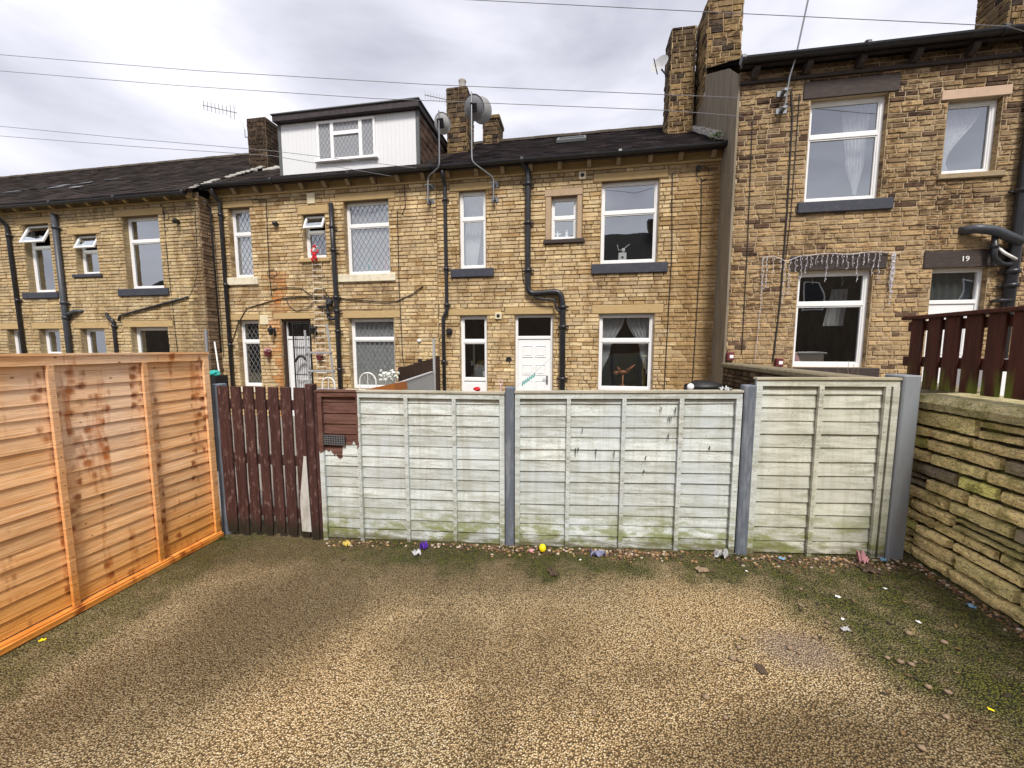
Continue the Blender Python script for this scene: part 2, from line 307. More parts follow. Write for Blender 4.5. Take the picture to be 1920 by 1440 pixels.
# ------------------------------------------------------------------ mesh helpers
ORG = {}
def tag(o, label=None, cat=None, group=None, kind=None):
    if label: o['label'] = label
    if cat: o['category'] = cat
    if group: o['group'] = group
    if kind: o['kind'] = kind
    return o
def thing(name, label, cat, loc=(0, 0, 0), group=None):
    o = bpy.data.objects.new(name, None); COL.objects.link(o); o.location = loc; o.empty_display_size = .1
    ORG[o] = Vector(loc); return tag(o, label, cat, group)
class MB:
    def __init__(s): s.v = []; s.f = []; s.c = []; s.m = []; s.mi = 0; s.col = (1, 1, 1)
    def face(s, pts, col=None):
        n = len(s.v); s.v.extend([tuple(p) for p in pts]); s.f.append(tuple(range(n, n+len(pts)))); s.c.append(col or s.col); s.m.append(s.mi)
    def mesh(s, vs, fs, col=None):
        n = len(s.v); s.v.extend([tuple(p) for p in vs])
        for f in fs: s.f.append(tuple(i+n for i in f)); s.c.append(col or s.col); s.m.append(s.mi)
    def box(s, x0, x1, y0, y1, z0, z1, col=None, b=0.):
        if x1 < x0: x0, x1 = x1, x0
        if y1 < y0: y0, y1 = y1, y0
        if z1 < z0: z0, z1 = z1, z0
        s.obox(Vector((x0, y0, z0)), Vector((x1-x0, 0, 0)), Vector((0, y1-y0, 0)), Vector((0, 0, z1-z0)), col, b)
    def obox(s, o, a, b_, c, col=None, b=0.):
        o, a, b_, c = Vector(o), Vector(a), Vector(b_), Vector(c)
        if b <= 0:
            vs = [o, o+a, o+a+b_, o+b_, o+c, o+a+c, o+a+b_+c, o+b_+c]
            s.mesh(vs, [(0, 3, 2, 1), (4, 5, 6, 7), (0, 1, 5, 4), (1, 2, 6, 5), (2, 3, 7, 6), (3, 0, 4, 7)], col); return
        ax = (a, b_, c); L = [v.length for v in ax]; u = [v.normalized() for v in ax]; b = min(b, min(L)*.45)
        vs = []; idx = {}
        for i in (0, 1):
            for j in (0, 1):
                for k in (0, 1):
                    for w in range(3):   # vertex lying on face of axis w
                        t = [i*L[0], j*L[1], k*L[2]]
                        for q in range(3):
                            if q != w: t[q] += b if (i, j, k)[q] == 0 else -b
                        idx[(i, j, k, w)] = len(vs); vs.append(o+u[0]*t[0]+u[1]*t[1]+u[2]*t[2])
        fs = []
        def q4(l): fs.append(tuple(l))
        for w in range(3):
            p, q = [x for x in range(3) if x != w]
            for sd_ in (0, 1):
                l = []
                for (m_, n_) in ((0, 0), (1, 0), (1, 1), (0, 1)):
                    t = [0, 0, 0]; t[w] = sd_; t[p] = m_; t[q] = n_; l.append(idx[(*t, w)])
                q4(l)
        for w in range(3):   # edges along axis w
            p, q = [x for x in range(3) if x != w]
            for m_ in (0, 1):
                for n_ in (0, 1):
                    A = [0, 0, 0]; A[p] = m_; A[q] = n_; B = list(A); B[w] = 1
                    q4([idx[(*A, p)], idx[(*B, p)], idx[(*B, q)], idx[(*A, q)]])
        for i in (0, 1):
            for j in (0, 1):
                for k in (0, 1): q4([idx[(i, j, k, w)] for w in range(3)])
        s.mesh(vs, fs, col)
    def tube(s, path, r, n=8, col=None, cap=True):
        path = [Vector(p) for p in path]; rs = r if isinstance(r, (list, tuple)) else [r]*len(path); vs = []; prev = None
        for i, p in enumerate(path):
            d = (path[min(i+1, len(path)-1)]-path[max(i-1, 0)]).normalized()
            if prev is None: a = d.cross(Vector((0, 0, 1))) if abs(d.z) < .9 else d.cross(Vector((0, 1, 0)))
            else: a = prev - d*prev.dot(d)
            a.normalize(); prev = a; b = d.cross(a)
            for k in range(n): t = 2*math.pi*k/n; vs.append(p+(a*math.cos(t)+b*math.sin(t))*rs[i])
        fs = [(i*n+k, i*n+(k+1) % n, (i+1)*n+(k+1) % n, (i+1)*n+k) for i in range(len(path)-1) for k in range(n)]
        if cap: fs += [tuple(range(n))[::-1], tuple(range((len(path)-1)*n, len(path)*n))]
        s.mesh(vs, fs, col)
    def blob(s, c, rx, ry, rz, n=8, m=6, jit=.0, col=None, seed=0):
        rr = random.Random(seed or R.random()); vs = [Vector((c[0], c[1], c[2]-rz))]
        for i in range(1, m):
            ph = math.pi*i/m
            for k in range(n):
                t = 2*math.pi*k/n; q = 1+rr.uniform(-jit, jit)
                vs.append(Vector((c[0]+rx*q*math.sin(ph)*math.cos(t), c[1]+ry*q*math.sin(ph)*math.sin(t), c[2]-rz*q*math.cos(ph))))
        vs.append(Vector((c[0], c[1], c[2]+rz))); L = len(vs)-1
        fs = [(0, 1+(k+1) % n, 1+k) for k in range(n)]
        for i in range(m-2):
            for k in range(n): a = 1+i*n; fs.append((a+k, a+(k+1) % n, a+n+(k+1) % n, a+n+k))
        a = 1+(m-2)*n; fs += [(a+k, a+(k+1) % n, L) for k in range(n)]
        s.mesh(vs, fs, col)
    def lathe(s, c, prof, n=16, col=None):
        vs = [Vector((c[0]+r*math.cos(2*math.pi*k/n), c[1]+r*math.sin(2*math.pi*k/n), c[2]+z)) for r, z in prof for k in range(n)]
        fs = [(i*n+k, i*n+(k+1) % n, (i+1)*n+(k+1) % n, (i+1)*n+k) for i in range(len(prof)-1) for k in range(n)]
        s.mesh(vs, fs, col)
    def build(s, name, mats, parent=None, smooth=False, loc=None):
        o0 = ORG[parent] if parent is not None else Vector(loc or (0, 0, 0))
        me = bpy.data.meshes.new(name); me.from_pydata([(v[0]-o0.x, v[1]-o0.y, v[2]-o0.z) for v in s.v], [], s.f)
        if not isinstance(mats, (list, tuple)): mats = [mats]
        for m in mats: me.materials.append(m)
        me.polygons.foreach_set('material_index', s.m)
        ca = me.color_attributes.new('Col', 'FLOAT_COLOR', 'CORNER'); buf = []
        for f, c in zip(s.f, s.c): buf.extend((c[0], c[1], c[2], 1.)*len(f))
        ca.data.foreach_set('color', buf)
        if smooth: me.polygons.foreach_set('use_smooth', [True]*len(s.f))
        me.update()
        o = bpy.data.objects.new(name, me); COL.objects.link(o)
        if parent is not None: o.parent = parent
        else: o.location = o0
        ORG[o] = o0; return o
def copy_tree(o, loc, parent=None):
    c = o.copy(); COL.objects.link(c)
    if parent: c.parent = parent
    else: c.location = loc
    for ch in [x for x in bpy.data.objects if x.parent == o]: copy_tree(ch, None, c)
    return c
def nz(x, y, z=0., s=1.): return mnoise.noise(Vector((x*s, y*s, z*s)))
def lerp(a, b, t): return tuple(p+(q-p)*t for p, q in zip(a, b))
def scl(c, k): return tuple(x*k for x in c)
def gz(x): return .055*x+.01

# ------------------------------------------------------------------ stone walls
def stones(mb, O, U, N, u0, u1, z0, z1, ch, ln, holes, colf, prot=.012, gap=.007, rnd=None):
    """coursed stones lying on the plane through O spanned by U and world Z; N points at the viewer"""
    rr = rnd or R; O, U, N = Vector(O), Vector(U), Vector(N); Z = Vector((0, 0, 1)); z = z0
    while z < z1-.02:
        h = ch*rr.uniform(.88, 1.14)
        if z1-(z+h) < ch*.5: h = z1-z
        u = u0-rr.uniform(0, ln[1])
        while u < u1:
            w = rr.uniform(*ln); a, b = max(u, u0), min(u+w, u1); u += w
            if b-a < .03: continue
            segs = [(a, b, z, z+h)]
            for (ha, hb, hz0, hz1) in holes:
                ns = []
                for (p, q, r0, r1) in segs:
                    if q <= ha or p >= hb or r1 <= hz0 or r0 >= hz1: ns.append((p, q, r0, r1)); continue
                    if p < ha: ns.append((p, ha, r0, r1))
                    if q > hb: ns.append((hb, q, r0, r1))
                    pa, pb = max(p, ha), min(q, hb)
                    if r0 < hz0: ns.append((pa, pb, r0, hz0))
                    if r1 > hz1: ns.append((pa, pb, hz1, r1))
                segs = ns
            c = colf((a+b)/2, z+h/2)
            for (p, q, r0, r1) in segs:
                if q-p < .03 or r1-r0 < .02: continue
                g = gap*.5; e = min(.008, (r1-r0)*.2); pr = prot*rr.uniform(.5, 1.5)
                j = lambda: rr.uniform(-.003, .003)
                out = [(p+g+j(), r0+g+j()), (q-g+j(), r0+g+j()), (q-g+j(), r1-g+j()), (p+g+j(), r1-g+j())]
                inn = [(p+g+e, r0+g+e), (q-g-e, r0+g+e), (q-g-e, r1-g-e), (p+g+e, r1-g-e)]
                V = [O+U*x+Z*y-N*.001 for x, y in out]+[O+U*x+Z*y+N*(pr+rr.uniform(-.003, .004)) for x, y in inn]
                fs = [(4, 5, 6, 7), (0, 1, 5, 4), (1, 2, 6, 5), (2, 3, 7, 6), (3, 0, 4, 7)]
                if U.cross(Z).dot(N) < 0: fs = [f[::-1] for f in fs]
                mb.mesh(V, fs, c)
        z += h
def wall_plane(mb, O, U, N, u0, u1, z0, z1, holes, depth):
    """backing sheet with openings and their reveals"""
    O, U, N = Vector(O), Vector(U), Vector(N); Z = Vector((0, 0, 1))
    us = sorted({u0, u1, *[h[0] for h in holes], *[h[1] for h in holes]}); zs = sorted({z0, z1, *[max(z0, h[2]) for h in holes], *[h[3] for h in holes]})
    P = lambda u, n, z: O+U*u+N*n+Z*z
    for a, b in zip(us, us[1:]):
        for c, d in zip(zs, zs[1:]):
            mu, mz = (a+b)/2, (c+d)/2
            if any(h[0] < mu < h[1] and h[2] < mz < h[3] for h in holes): continue
            mb.face([P(a, 0, c), P(b, 0, c), P(b, 0, d), P(a, 0, d)])
    for (a, b, c, d) in holes:
        c = max(c, z0)
        for q in ([P(a, 0, c), P(a, -depth, c), P(a, -depth, d), P(a, 0, d)], [P(b, 0, c), P(b, -depth, c), P(b, -depth, d), P(b, 0, d)],
                  [P(a, 0, d), P(b, 0, d), P(b, -depth, d), P(a, -depth, d)], [P(a, 0, c), P(b, 0, c), P(b, -depth, c), P(a, -depth, c)]): mb.face(q)
def reveal_stones(mb, Y, h, colf, ch, depth=.13):
    a, b, c, d = h; z = c
    while z < d-.03:
        hh = ch*R.uniform(.8, 1.25)
        if z+hh > d-.03: hh = d-z
        mb.box(a-.001, a+.006, Y+.002, Y+depth, z+.004, z+hh-.004, colf(a, z))
        mb.box(b-.006, b+.001, Y+.002, Y+depth, z+.004, z+hh-.004, colf(b, z)); z += hh

def col_B(u, z):
    r = R.random(); base = lerp((.51, .385, .215), (.45, .355, .225), R.random())
    if r < .12: base = (.36, .25, .125)
    elif r > .88: base = (.56, .45, .27)
    k = R.uniform(.86, 1.1)
    if -7.72 < u < -7.05 and z < 3.5:     # rust run below the old bracket
        f = max(0, 1-abs(u+7.35+.12*nz(z*3, 1))/.32)*(.5+.7*max(0, nz(u*6, z*3)+.35)); base = lerp(base, (.44, .175, .045), min(.85, f))
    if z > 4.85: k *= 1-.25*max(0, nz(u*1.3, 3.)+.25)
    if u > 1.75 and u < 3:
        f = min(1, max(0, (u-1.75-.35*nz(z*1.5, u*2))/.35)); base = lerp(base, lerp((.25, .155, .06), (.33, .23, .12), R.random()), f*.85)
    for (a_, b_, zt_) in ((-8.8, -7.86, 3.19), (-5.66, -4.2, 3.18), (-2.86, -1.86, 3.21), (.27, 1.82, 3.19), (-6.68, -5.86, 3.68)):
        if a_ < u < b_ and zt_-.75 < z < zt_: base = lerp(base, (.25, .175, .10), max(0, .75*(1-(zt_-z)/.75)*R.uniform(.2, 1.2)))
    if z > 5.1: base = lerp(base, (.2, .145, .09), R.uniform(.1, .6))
    if abs(u+8.95) < .2: base = lerp(base, (.30, .24, .16), .4)
    return scl(base, k*1.1)
def col_A(u, z):
    r = R.random(); base = lerp((.435, .335, .185), (.39, .315, .20), R.random())
    if r < .12: base = (.33, .25, .145)
    k = R.uniform(.85, 1.1)
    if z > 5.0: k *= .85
    if u > -9.4: base = lerp(base, (.15, .11, .075), .55)
    return scl(base, k*1.18)
def col_side(u, z): return scl(lerp((.27, .195, .13), (.17, .12, .08), R.random()), R.uniform(.7, 1.2))
def col_D(u, z):
    r = R.random(); base = lerp((.45, .32, .17), (.37, .275, .165), R.random())
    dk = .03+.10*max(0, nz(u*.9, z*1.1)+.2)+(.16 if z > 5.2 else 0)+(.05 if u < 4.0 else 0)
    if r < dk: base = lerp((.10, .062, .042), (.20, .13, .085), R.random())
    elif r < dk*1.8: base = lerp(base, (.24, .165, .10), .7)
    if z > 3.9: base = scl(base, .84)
    return scl(base, R.uniform(.80, 1.10))
def col_chim(dark, ztop=99., zbot=0.):
    def f(u, z):
        k = max(0, min(1, ((z-zbot)/(ztop-zbot)-.35)/.4))
        b = lerp((.40, .285, .135), (.26, .18, .10), R.random())
        if R.random() < dark: b = lerp((.055, .042, .034), (.15, .105, .068), R.random())
        b = scl(b, 1-.45*dark); b = lerp(b, scl((.10, .07, .05), R.uniform(.5, 1.2)), k*.8)
        return scl(b, R.uniform(.6, .95))
    return f

# ------------------------------------------------------------------ windows and doors
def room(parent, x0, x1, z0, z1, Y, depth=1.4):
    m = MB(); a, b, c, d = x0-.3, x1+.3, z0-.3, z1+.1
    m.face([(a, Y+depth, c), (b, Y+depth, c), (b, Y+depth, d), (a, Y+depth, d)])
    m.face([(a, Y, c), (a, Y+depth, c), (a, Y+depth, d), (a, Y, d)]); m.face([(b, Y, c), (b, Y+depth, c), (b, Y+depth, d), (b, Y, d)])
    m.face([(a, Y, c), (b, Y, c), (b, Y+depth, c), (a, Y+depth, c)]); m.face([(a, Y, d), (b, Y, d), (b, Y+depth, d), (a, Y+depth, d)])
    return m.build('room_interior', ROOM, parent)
def drape(parent, pts_top, pts_bot, Y, n=40, folds=9, amp=.018, name='curtain', mat=None, rows=10, mid=None):
    """net curtain hanging between a top line (xa,xb,z) and a bottom line (xa,xb,z); mid narrows it at a tie (xa,xb,z)"""
    m = MB(); rws = [pts_top]+([mid] if mid else [])+[pts_bot]; grid = []
    for s in range(len(rws)-1):
        A, B = rws[s], rws[s+1]
        for i in range(rows+(1 if s == len(rws)-2 else 0)):
            t = i/rows; t2 = t*t*(3-2*t) if mid else t
            xa, xb, z = A[0]+(B[0]-A[0])*t2, A[1]+(B[1]-A[1])*t2, A[2]+(B[2]-A[2])*t
            grid.append([(xa+(xb-xa)*k/n, Y+amp*math.sin(k/n*folds*6.283+.6*math.sin(z*4))*(1+.4*nz(k*.3, z)), z) for k in range(n+1)])
    vs = [p for r in grid for p in r]; fs = [(i*(n+1)+k, i*(n+1)+k+1, (i+1)*(n+1)+k+1, (i+1)*(n+1)+k) for i in range(len(grid)-1) for k in range(n)]
    m.mesh(vs, fs); return m.build(name, mat or NET, parent, True)
def lattice(parent, x0, x1, z0, z1, Y, sx=.125, sz=.20, w=.0045):
    m = MB(); k = sz/sx
    def clip(xa, za, s):   # line x from xa, z=za+s*(x-xa)
        pts = []
        for x in (x0, x1):
            z = za+s*(x-xa)
            if z0 <= z <= z1: pts.append((x, z))
        for z in (z0, z1):
            x = xa+(z-za)/s
            if x0 < x < x1: pts.append((x, z))
        return pts[:2] if len(pts) >= 2 else None
    for s in (k, -k):
        i = -60
        while i < 60:
            r = clip(x0+i*sx, z0, s); i += 1
            if r:
                (xa, za), (xb, zb) = r; d = Vector((xb-xa, 0, zb-za))
                if d.length < .01: continue
                n = Vector((-d.z, 0, d.x)).normalized()*w
                m.obox(Vector((xa, Y-.003, za))-n, d, Vector((0, .004, 0)), n*2)
    return m.build('leading', LEAD, parent)
def window(house, Yw, x0, x1, z0, z1, trans=None, rec=.11, fw=.055, lead=False, vent=False, net=None, base=None, frame_mat=None, sill=None, sillmat=None, lint=None, lintmat=None, panel=None, mull=None, rm=True):
    """openable window: frame ring + transom, panes, sill, lintel"""
    Y = Yw+rec; m = MB(); fm = frame_mat or PVC; zb = z0
    m.box(x0, x0+fw, Y, Y+.07, z0, z1, b=.006); m.box(x1-fw, x1, Y, Y+.07, z0, z1, b=.006)
    m.box(x0+fw, x1-fw, Y, Y+.07, z1-fw, z1, b=.006); m.box(x0+fw, x1-fw, Y, Y+.07, z0, z0+fw+.012, b=.006)
    panes = []; lo = z0+fw+.012
    if panel:
        m.box(x0+fw, x1-fw, Y, Y+.07, panel-.03, panel+.035, b=.006); m.box(x0+fw, x1-fw, Y+.02, Y+.05, z0+fw, panel-.03); m.box(x0+fw+.04, x1-fw-.04, Y+.008, Y+.02, z0+fw+.2, panel-.08, b=.008); lo = panel+.035
    if trans:
        m.box(x0+fw, x1-fw, Y, Y+.07, trans-.035, trans+.035, b=.006)
        panes.append((x0+fw, x1-fw, lo, trans-.035)); top = (x0+fw, x1-fw, trans+.035, z1-fw)
        if not vent: panes.append(top)
    else: panes.append((x0+fw, x1-fw, lo, z1-fw)); top = None
    w = m.build('window', fm, house)
    # slim inner sash bead round each light
    for i, (a, b, c, d) in enumerate(panes):
        g = MB(); g.face([(a, Y+.035, c), (b, Y+.035, c), (b, Y+.035, d), (a, Y+.035, d)]); g.build('pane', GLASS, w)
        s = MB(); q = .022
        s.box(a, a+q, Y+.012, Y+.034, c, d, b=.004); s.box(b-q, b, Y+.012, Y+.034, c, d, b=.004); s.box(a+q, b-q, Y+.012, Y+.034, d-q, d, b=.004); s.box(a+q, b-q, Y+.012, Y+.034, c, c+q, b=.004)
        s.build('sash', fm, w)
        if lead: lattice(w, a+q, b-q, c+q, d-q, Y+.032)
    if vent and top:   # top-hung light standing open
        a, b, c, d = top; g = MB(); hz, hy = z1-fw*.6, Y-.005; L = d-c+.05; ang = rad(25)
        U = Vector((1, 0, 0)); D = Vector((0, -math.sin(ang), -math.cos(ang))); Nn = Vector((0, -math.cos(ang), math.sin(ang)))
        o = Vector((a-.02, hy, hz)); wd = b-a+.04; q = .05
        for (ou, od, lu, ld) in ((0, 0, wd, q), (0, L-q, wd, q), (0, q, q, L-2*q), (wd-q, q, q, L-2*q)): g.obox(o+U*ou+D*od, U*lu, D*ld, Nn*.045, b=.006)
        v = g.build('sash', fm, w); p = MB(); p.obox(o+U*q+D*q+Nn*.02, U*(wd-2*q), D*(L-2*q), Nn*.004); p.build('pane', GLASS, w)
    if net == 'full':
        drape(w, (x0+fw*.5, x1-fw*.5, z1-fw), (x0+fw*.5, x1-fw*.5, z0+.03), Y+.075, folds=10, amp=.008)
    if sill:
        s = MB(); s.box(sill[0], sill[1], Yw-.06, Yw+rec+.02, sill[2], sill[3]-.002, b=.012); s.build('sill', sillmat or SILLD, w)
    if lint:
        s = MB(); s.box(lint[0], lint[1], Yw-.022, Yw+rec*.9, lint[2]+.002, lint[3], b=.008); s.build('lintel', lintmat or LINT, w)
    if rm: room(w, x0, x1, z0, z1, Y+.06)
    return w
def door(house, Yw, x0, x1, z0, z1, trans, rec=.11, frame_mat=None, leafmat=None, lint=None, lintmat=None, panels=True, lead=False):
    Y = Yw+rec; fw = .06; m = MB(); fm = frame_mat or PVC
    m.box(x0, x0+fw, Y, Y+.07, z0, z1, b=.006); m.box(x1-fw, x1, Y, Y+.07, z0, z1, b=.006); m.box(x0+fw, x1-fw, Y, Y+.07, z1-fw, z1, b=.006); m.box(x0+fw, x1-fw, Y, Y+.07, trans-.04, trans+.03, b=.006)
    w = m.build('door_frame', fm, house)
    g = MB(); g.face([(x0+fw, Y+.03, trans+.03), (x1-fw, Y+.03, trans+.03), (x1-fw, Y+.03, z1-fw), (x0+fw, Y+.03, z1-fw)]); g.build('pane', GLASS, w)
    l = MB(); a, b, c, d = x0+fw+.004, x1-fw-.004, z0, trans-.044; l.box(a, b, Y+.02, Y+.06, c, d)
    if panels:
        W_ = b-a; H_ = d-c
        for (zz0, zz1) in ((.80, .93), (.60, .72), (.22, .54), (.06, .17)) if panels == 1 else ((.58, .92), (.10, .50)):
            for s_ in (0, 1):
                pa = a+W_*(.13+.40*s_); pb = pa+W_*.33; q = .018
                z_0, z_1 = c+H_*zz0, c+H_*zz1
                l.box(pa, pb, Y+.008, Y+.02, z_0, z_0+q, b=.004); l.box(pa, pb, Y+.008, Y+.02, z_1-q, z_1, b=.004); l.box(pa, pa+q, Y+.008, Y+.02, z_0+q, z_1-q, b=.004); l.box(pb-q, pb, Y+.008, Y+.02, z_0+q, z_1-q, b=.004)
                l.box(pa+q*2, pb-q*2, Y+.010, Y+.02, z_0+q*2, z_1-q*2, b=.006)
    d_ = l.build('door_leaf', leafmat or PVC, w)
    h = MB(); h.box(b-.09, b-.05, Y+.0, Y+.02, c+1.0, c+1.2, b=.006); h.tube([(b-.07, Y-.02, c+1.12), (b-.17, Y-.02, c+1.12)], .009); h.build('handle', GALV, w)
    if lint:
        s = MB(); s.box(lint[0], lint[1], Yw-.022, Yw+rec*.9, lint[2]+.002, lint[3], b=.008); s.build('lintel', lintmat or LINT, w)
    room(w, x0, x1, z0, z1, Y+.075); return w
def pipe(house, path, r=.034, mat=None, name='downpipe', collars=(), n=12):
    m = MB(); m.tube(path, r, n)
    for c in collars:
        p = Vector(c); m.tube([p-Vector((0, 0, .035)), p+Vector((0, 0, .035))], r*1.28, n); m.box(p.x-r*2, p.x+r*2, p.y+r*.4, p.y+r*.9, p.z-.014, p.z+.014)
    return m.build(name, mat or BLACK, house, True)
def bend(pts, r=.05, k=5):
    out = [Vector(pts[0])]
    for i in range(1, len(pts)-1):
        a, b, c = Vector(pts[i-1]), Vector(pts[i]), Vector(pts[i+1]); d1 = (a-b).normalized()*min(r, (a-b).length*.45); d2 = (c-b).normalized()*min(r, (c-b).length*.45)
        for j in range(k+1): t = j/k; out.append((b+d1)*(1-t)**2+b*2*t*(1-t)+(b+d2)*t*t)
    out.append(Vector(pts[-1])); return out
def corbels(house, xs, Y, z, w=.085, mat=None):
    for x in xs:
        m = MB(); d = .17; prof = [(0, 0), (-d*.45, 0), (-d*.8, .05), (-d, .09), (-d, .15), (0, .15)]
        vs = [(x-w/2, Y+a, z+b) for a, b in prof]+[(x+w/2, Y+a, z+b) for a, b in prof]; n = len(prof)
        m.mesh(vs, [tuple(range(n)), tuple(range(n, 2*n))[::-1]]+[(i, i+n, (i+1) % n+n, (i+1) % n) for i in range(n)]); m.build('corbel', mat or CORB, house)
def gutter(house, x0, x1, Y, z, r=.062, mat=None):
    m = MB(); n = 8
    segs = max(1, int((x1-x0)/1.8)); vs = []; fs = []
    for s in range(segs+1):
        x = x0+(x1-x0)*s/segs; dz = R.uniform(-.008, .008)
        for k in range(n+1): t = math.pi*k/n; vs.append((x, Y+r*math.cos(t), z+dz-r*math.sin(t)))
        for k in range(n+1): t = math.pi*(n-k)/n; vs.append((x, Y+(r-.006)*math.cos(t), z+dz-(r-.006)*math.sin(t)))
    q = 2*(n+1)
    for s in range(segs):
        for k in range(q): fs.append((s*q+k, s*q+(k+1) % q, (s+1)*q+(k+1) % q, (s+1)*q+k))
    m.mesh(vs, fs)
    for s in range(segs+1):
        x = x0+(x1-x0)*s/segs
        for k in range(6): pass
        m.tube([(x-.03, Y, z-.012), (x+.03, Y, z-.012)], r*1.03, 12)
    return m.build('gutter', mat or BLACK, house)
def roof(house, x0, x1, Y0, z0, s, Y1, colf, cl=.30, tw=.30, th=.022):
    m = MB(); L = math.hypot(1, s); dy = cl/L; y = Y0; row = 0
    while y < Y1:
        off = (row % 2)*tw*.5; x = x0-off
        while x < x1:
            a, b = max(x, x0), min(x+tw, x1); x += tw
            if b-a < .02: continue
            e = R.uniform(-.004, .004); yy = min(y+dy*1.12, Y1+.05); za = z0+(y-Y0)*s+th+e; zb = z0+(yy-Y0)*s+.004
            g = .004; c = colf()
            m.mesh([(a+g, y, za), (b-g, y, za), (b-g, yy, zb), (a+g, yy, zb), (a+g, y, za-th), (b-g, y, za-th)], [(0, 1, 2, 3), (4, 5, 1, 0)], c)
        y += dy; row += 1
    m.face([(x0, Y0, z0-.01), (x1, Y0, z0-.01), (x1, Y1+.05, z0+(Y1-Y0)*s-.01), (x0, Y1+.05, z0+(Y1-Y0)*s-.01)], scl(colf(), .6))
    # far slope and ridge tiles
    zr = z0+(Y1-Y0)*s
    m.face([(x0, Y1, zr), (x1, Y1, zr), (x1, Y1+4.2, zr-4.2*s), (x0, Y1+4.2, zr-4.2*s)], colf())
    r = m.build('roof', ROOFT, house)
    k = MB(); x = x0
    while x < x1:
        b = min(x+.45, x1); c = colf(); c = lerp(c, (.12, .10, .08), .5); dz = R.uniform(-.006, .006)
        pr = [(-.13, -.075), (-.08, .02), (0, .05), (.08, .02), (.13, -.075)]
        vs = [(x+.003, Y1+p, zr+q+.03+dz) for p, q in pr]+[(b-.003, Y1+p, zr+q+.03+dz) for p, q in pr]
        k.mesh(vs, [(i, i+1, i+6, i+5) for i in range(4)]+[(0, 1, 2, 3, 4)[::-1], (5, 6, 7, 8, 9)], c); x = b
    k.build('ridge_tiles', ROOFT, r)
    return r
def chimney(roof_o, x0, x1, y0, y1, z0, z1, colf, cap=True, ch=.13, cols=(.18, .34), holes_=()):
    m = MB(); m.col = (1, 1, 1); m.box(x0, x1, y0, y1, z0, z1)
    c = m.build('chimney', MORTAR, roof_o)
    s = MB()
    for (O, U, N, a, b) in (((0, y0, 0), (1, 0, 0), (0, -1, 0), x0, x1), ((x0, 0, 0), (0, 1, 0), (-1, 0, 0), y0, y1), ((x1, 0, 0), (0, 1, 0), (1, 0, 0), y0, y1)):
        stones(s, O, U, N, a, b, z0, z1, ch, cols, [], colf, .018, .012)
    if cap: s.box(x0-.05, x1+.05, y0-.05, y1+.05, z1-.12, z1, scl(colf(0, 0), .8), .02)
    s.build('stonework', STONEW, c)
    f = MB()
    for k in range(9):
        t = k/9; f.obox((x0-.03+(x1-x0+.02)*t, y0-.045, z0-.04+R.uniform(-.02, .02)), ((x1-x0+.04)/9, 0, 0), (0, .05, 0), (0, 0, .10+R.uniform(0, .05)), b=.015)
    f.build('flashing', MORTW, c)
    return c

def tile_dark(): return scl(lerp((.024, .020, .019), (.044, .035, .031), R.random()), R.uniform(.5, 1.4))
def tile_maroon(): return scl(lerp((.011, .0085, .0095), (.022, .017, .017), R.random()), R.uniform(.5, 1.5))

# ================================================================== GROUND
g = MB(); xs = [-40, -12, -6]+[-3.6+.3*i for i in range(22)]+[6, 12, 40]; ys = [-40, -14, -5, -1]+[.2*i for i in range(0, 17)]+[3.6, 4.2, 6, 8.5, 30]
def ground_z(x, y):
    xx = max(-6, min(6, x)); z = gz(xx)+.010*nz(x, y, 0, 1.1)
    if y > 3.3: z = min(z, -.15)-.1*min(1, (y-3.3)) if x < 2.9 else z
    return z
vs = [(x, y, ground_z(x, y)) for y in ys for x in xs]; nx = len(xs)
g.mesh(vs, [(j*nx+i, j*nx+i+1, (j+1)*nx+i+1, (j+1)*nx+i) for j in range(len(ys)-1) for i in range(nx-1)])
tag(g.build('ground', GROUND, smooth=True), kind='structure')
g = MB(); g.box(-9.0, 2.7, 3.35, 8.75, -.5, -.14)
tag(g.build('yard_paving', PAVE), kind='structure')
g = MB(); g.box(2.95, 12, 3.5, 8.2, -.2, .45); g.box(-26, -9.0, 3.3, 8.4, -.6, -.3)
tag(g.build('raised_yard', PAVE), kind='structure')

# ================================================================== HOUSE A (far left)
KA = .9593; SA = lambda x: x*KA; ZA = lambda z: 1.65+(z-1.65)*KA; YA = 8.25
hA = thing('terraced_house', 'far left stone house with pale masonry, brown tiled roof and two propped-open top windows', 'house', (-14, YA, -.3))
opA = dict(w1=(SA(-15.22), SA(-14.30), ZA(3.16), ZA(5.01)), w2=(SA(-13.47), SA(-12.73), ZA(3.61), ZA(4.66)), w3=(SA(-11.85), SA(-10.70), ZA(3.18), ZA(5.04)),
           g0=(SA(-16.25), SA(-15.62), .9, ZA(2.15)), g1=(SA(-15.08), SA(-14.33), .75, ZA(2.15)), g2=(SA(-13.61), SA(-12.77), .85, ZA(2.15)), g3=(SA(-11.9), SA(-10.69), .75, ZA(2.17)))
linA = {k: (v[0]-.2, v[1]+.16, v[3], v[3]+.16) for k, v in opA.items()}
XA1 = -9.09; zsA = ZA(5.34)
m = MB(); m.col = (1, 1, 1); wall_plane(m, (0, YA, 0), (1, 0, 0), (0, -1, 0), -27, XA1, -.4, zsA+.1, list(opA.values()), .14)
m.face([(XA1, YA, -.4), (XA1, 9.2, -.4), (XA1, 9.2, zsA+.1), (XA1, YA, zsA+.1)])
w = m.build('wall', MORTAR, hA)
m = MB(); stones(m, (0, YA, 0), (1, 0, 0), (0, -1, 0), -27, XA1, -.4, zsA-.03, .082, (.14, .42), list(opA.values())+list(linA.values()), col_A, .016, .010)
stones(m, (XA1, 0, 0), (0, 1, 0), (1, 0, 0), YA, 8.62, -.4, zsA-.03, .085, (.16, .36), [], col_side, .02)
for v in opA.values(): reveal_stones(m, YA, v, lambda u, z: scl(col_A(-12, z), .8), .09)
m.build('stonework', STONE, w)
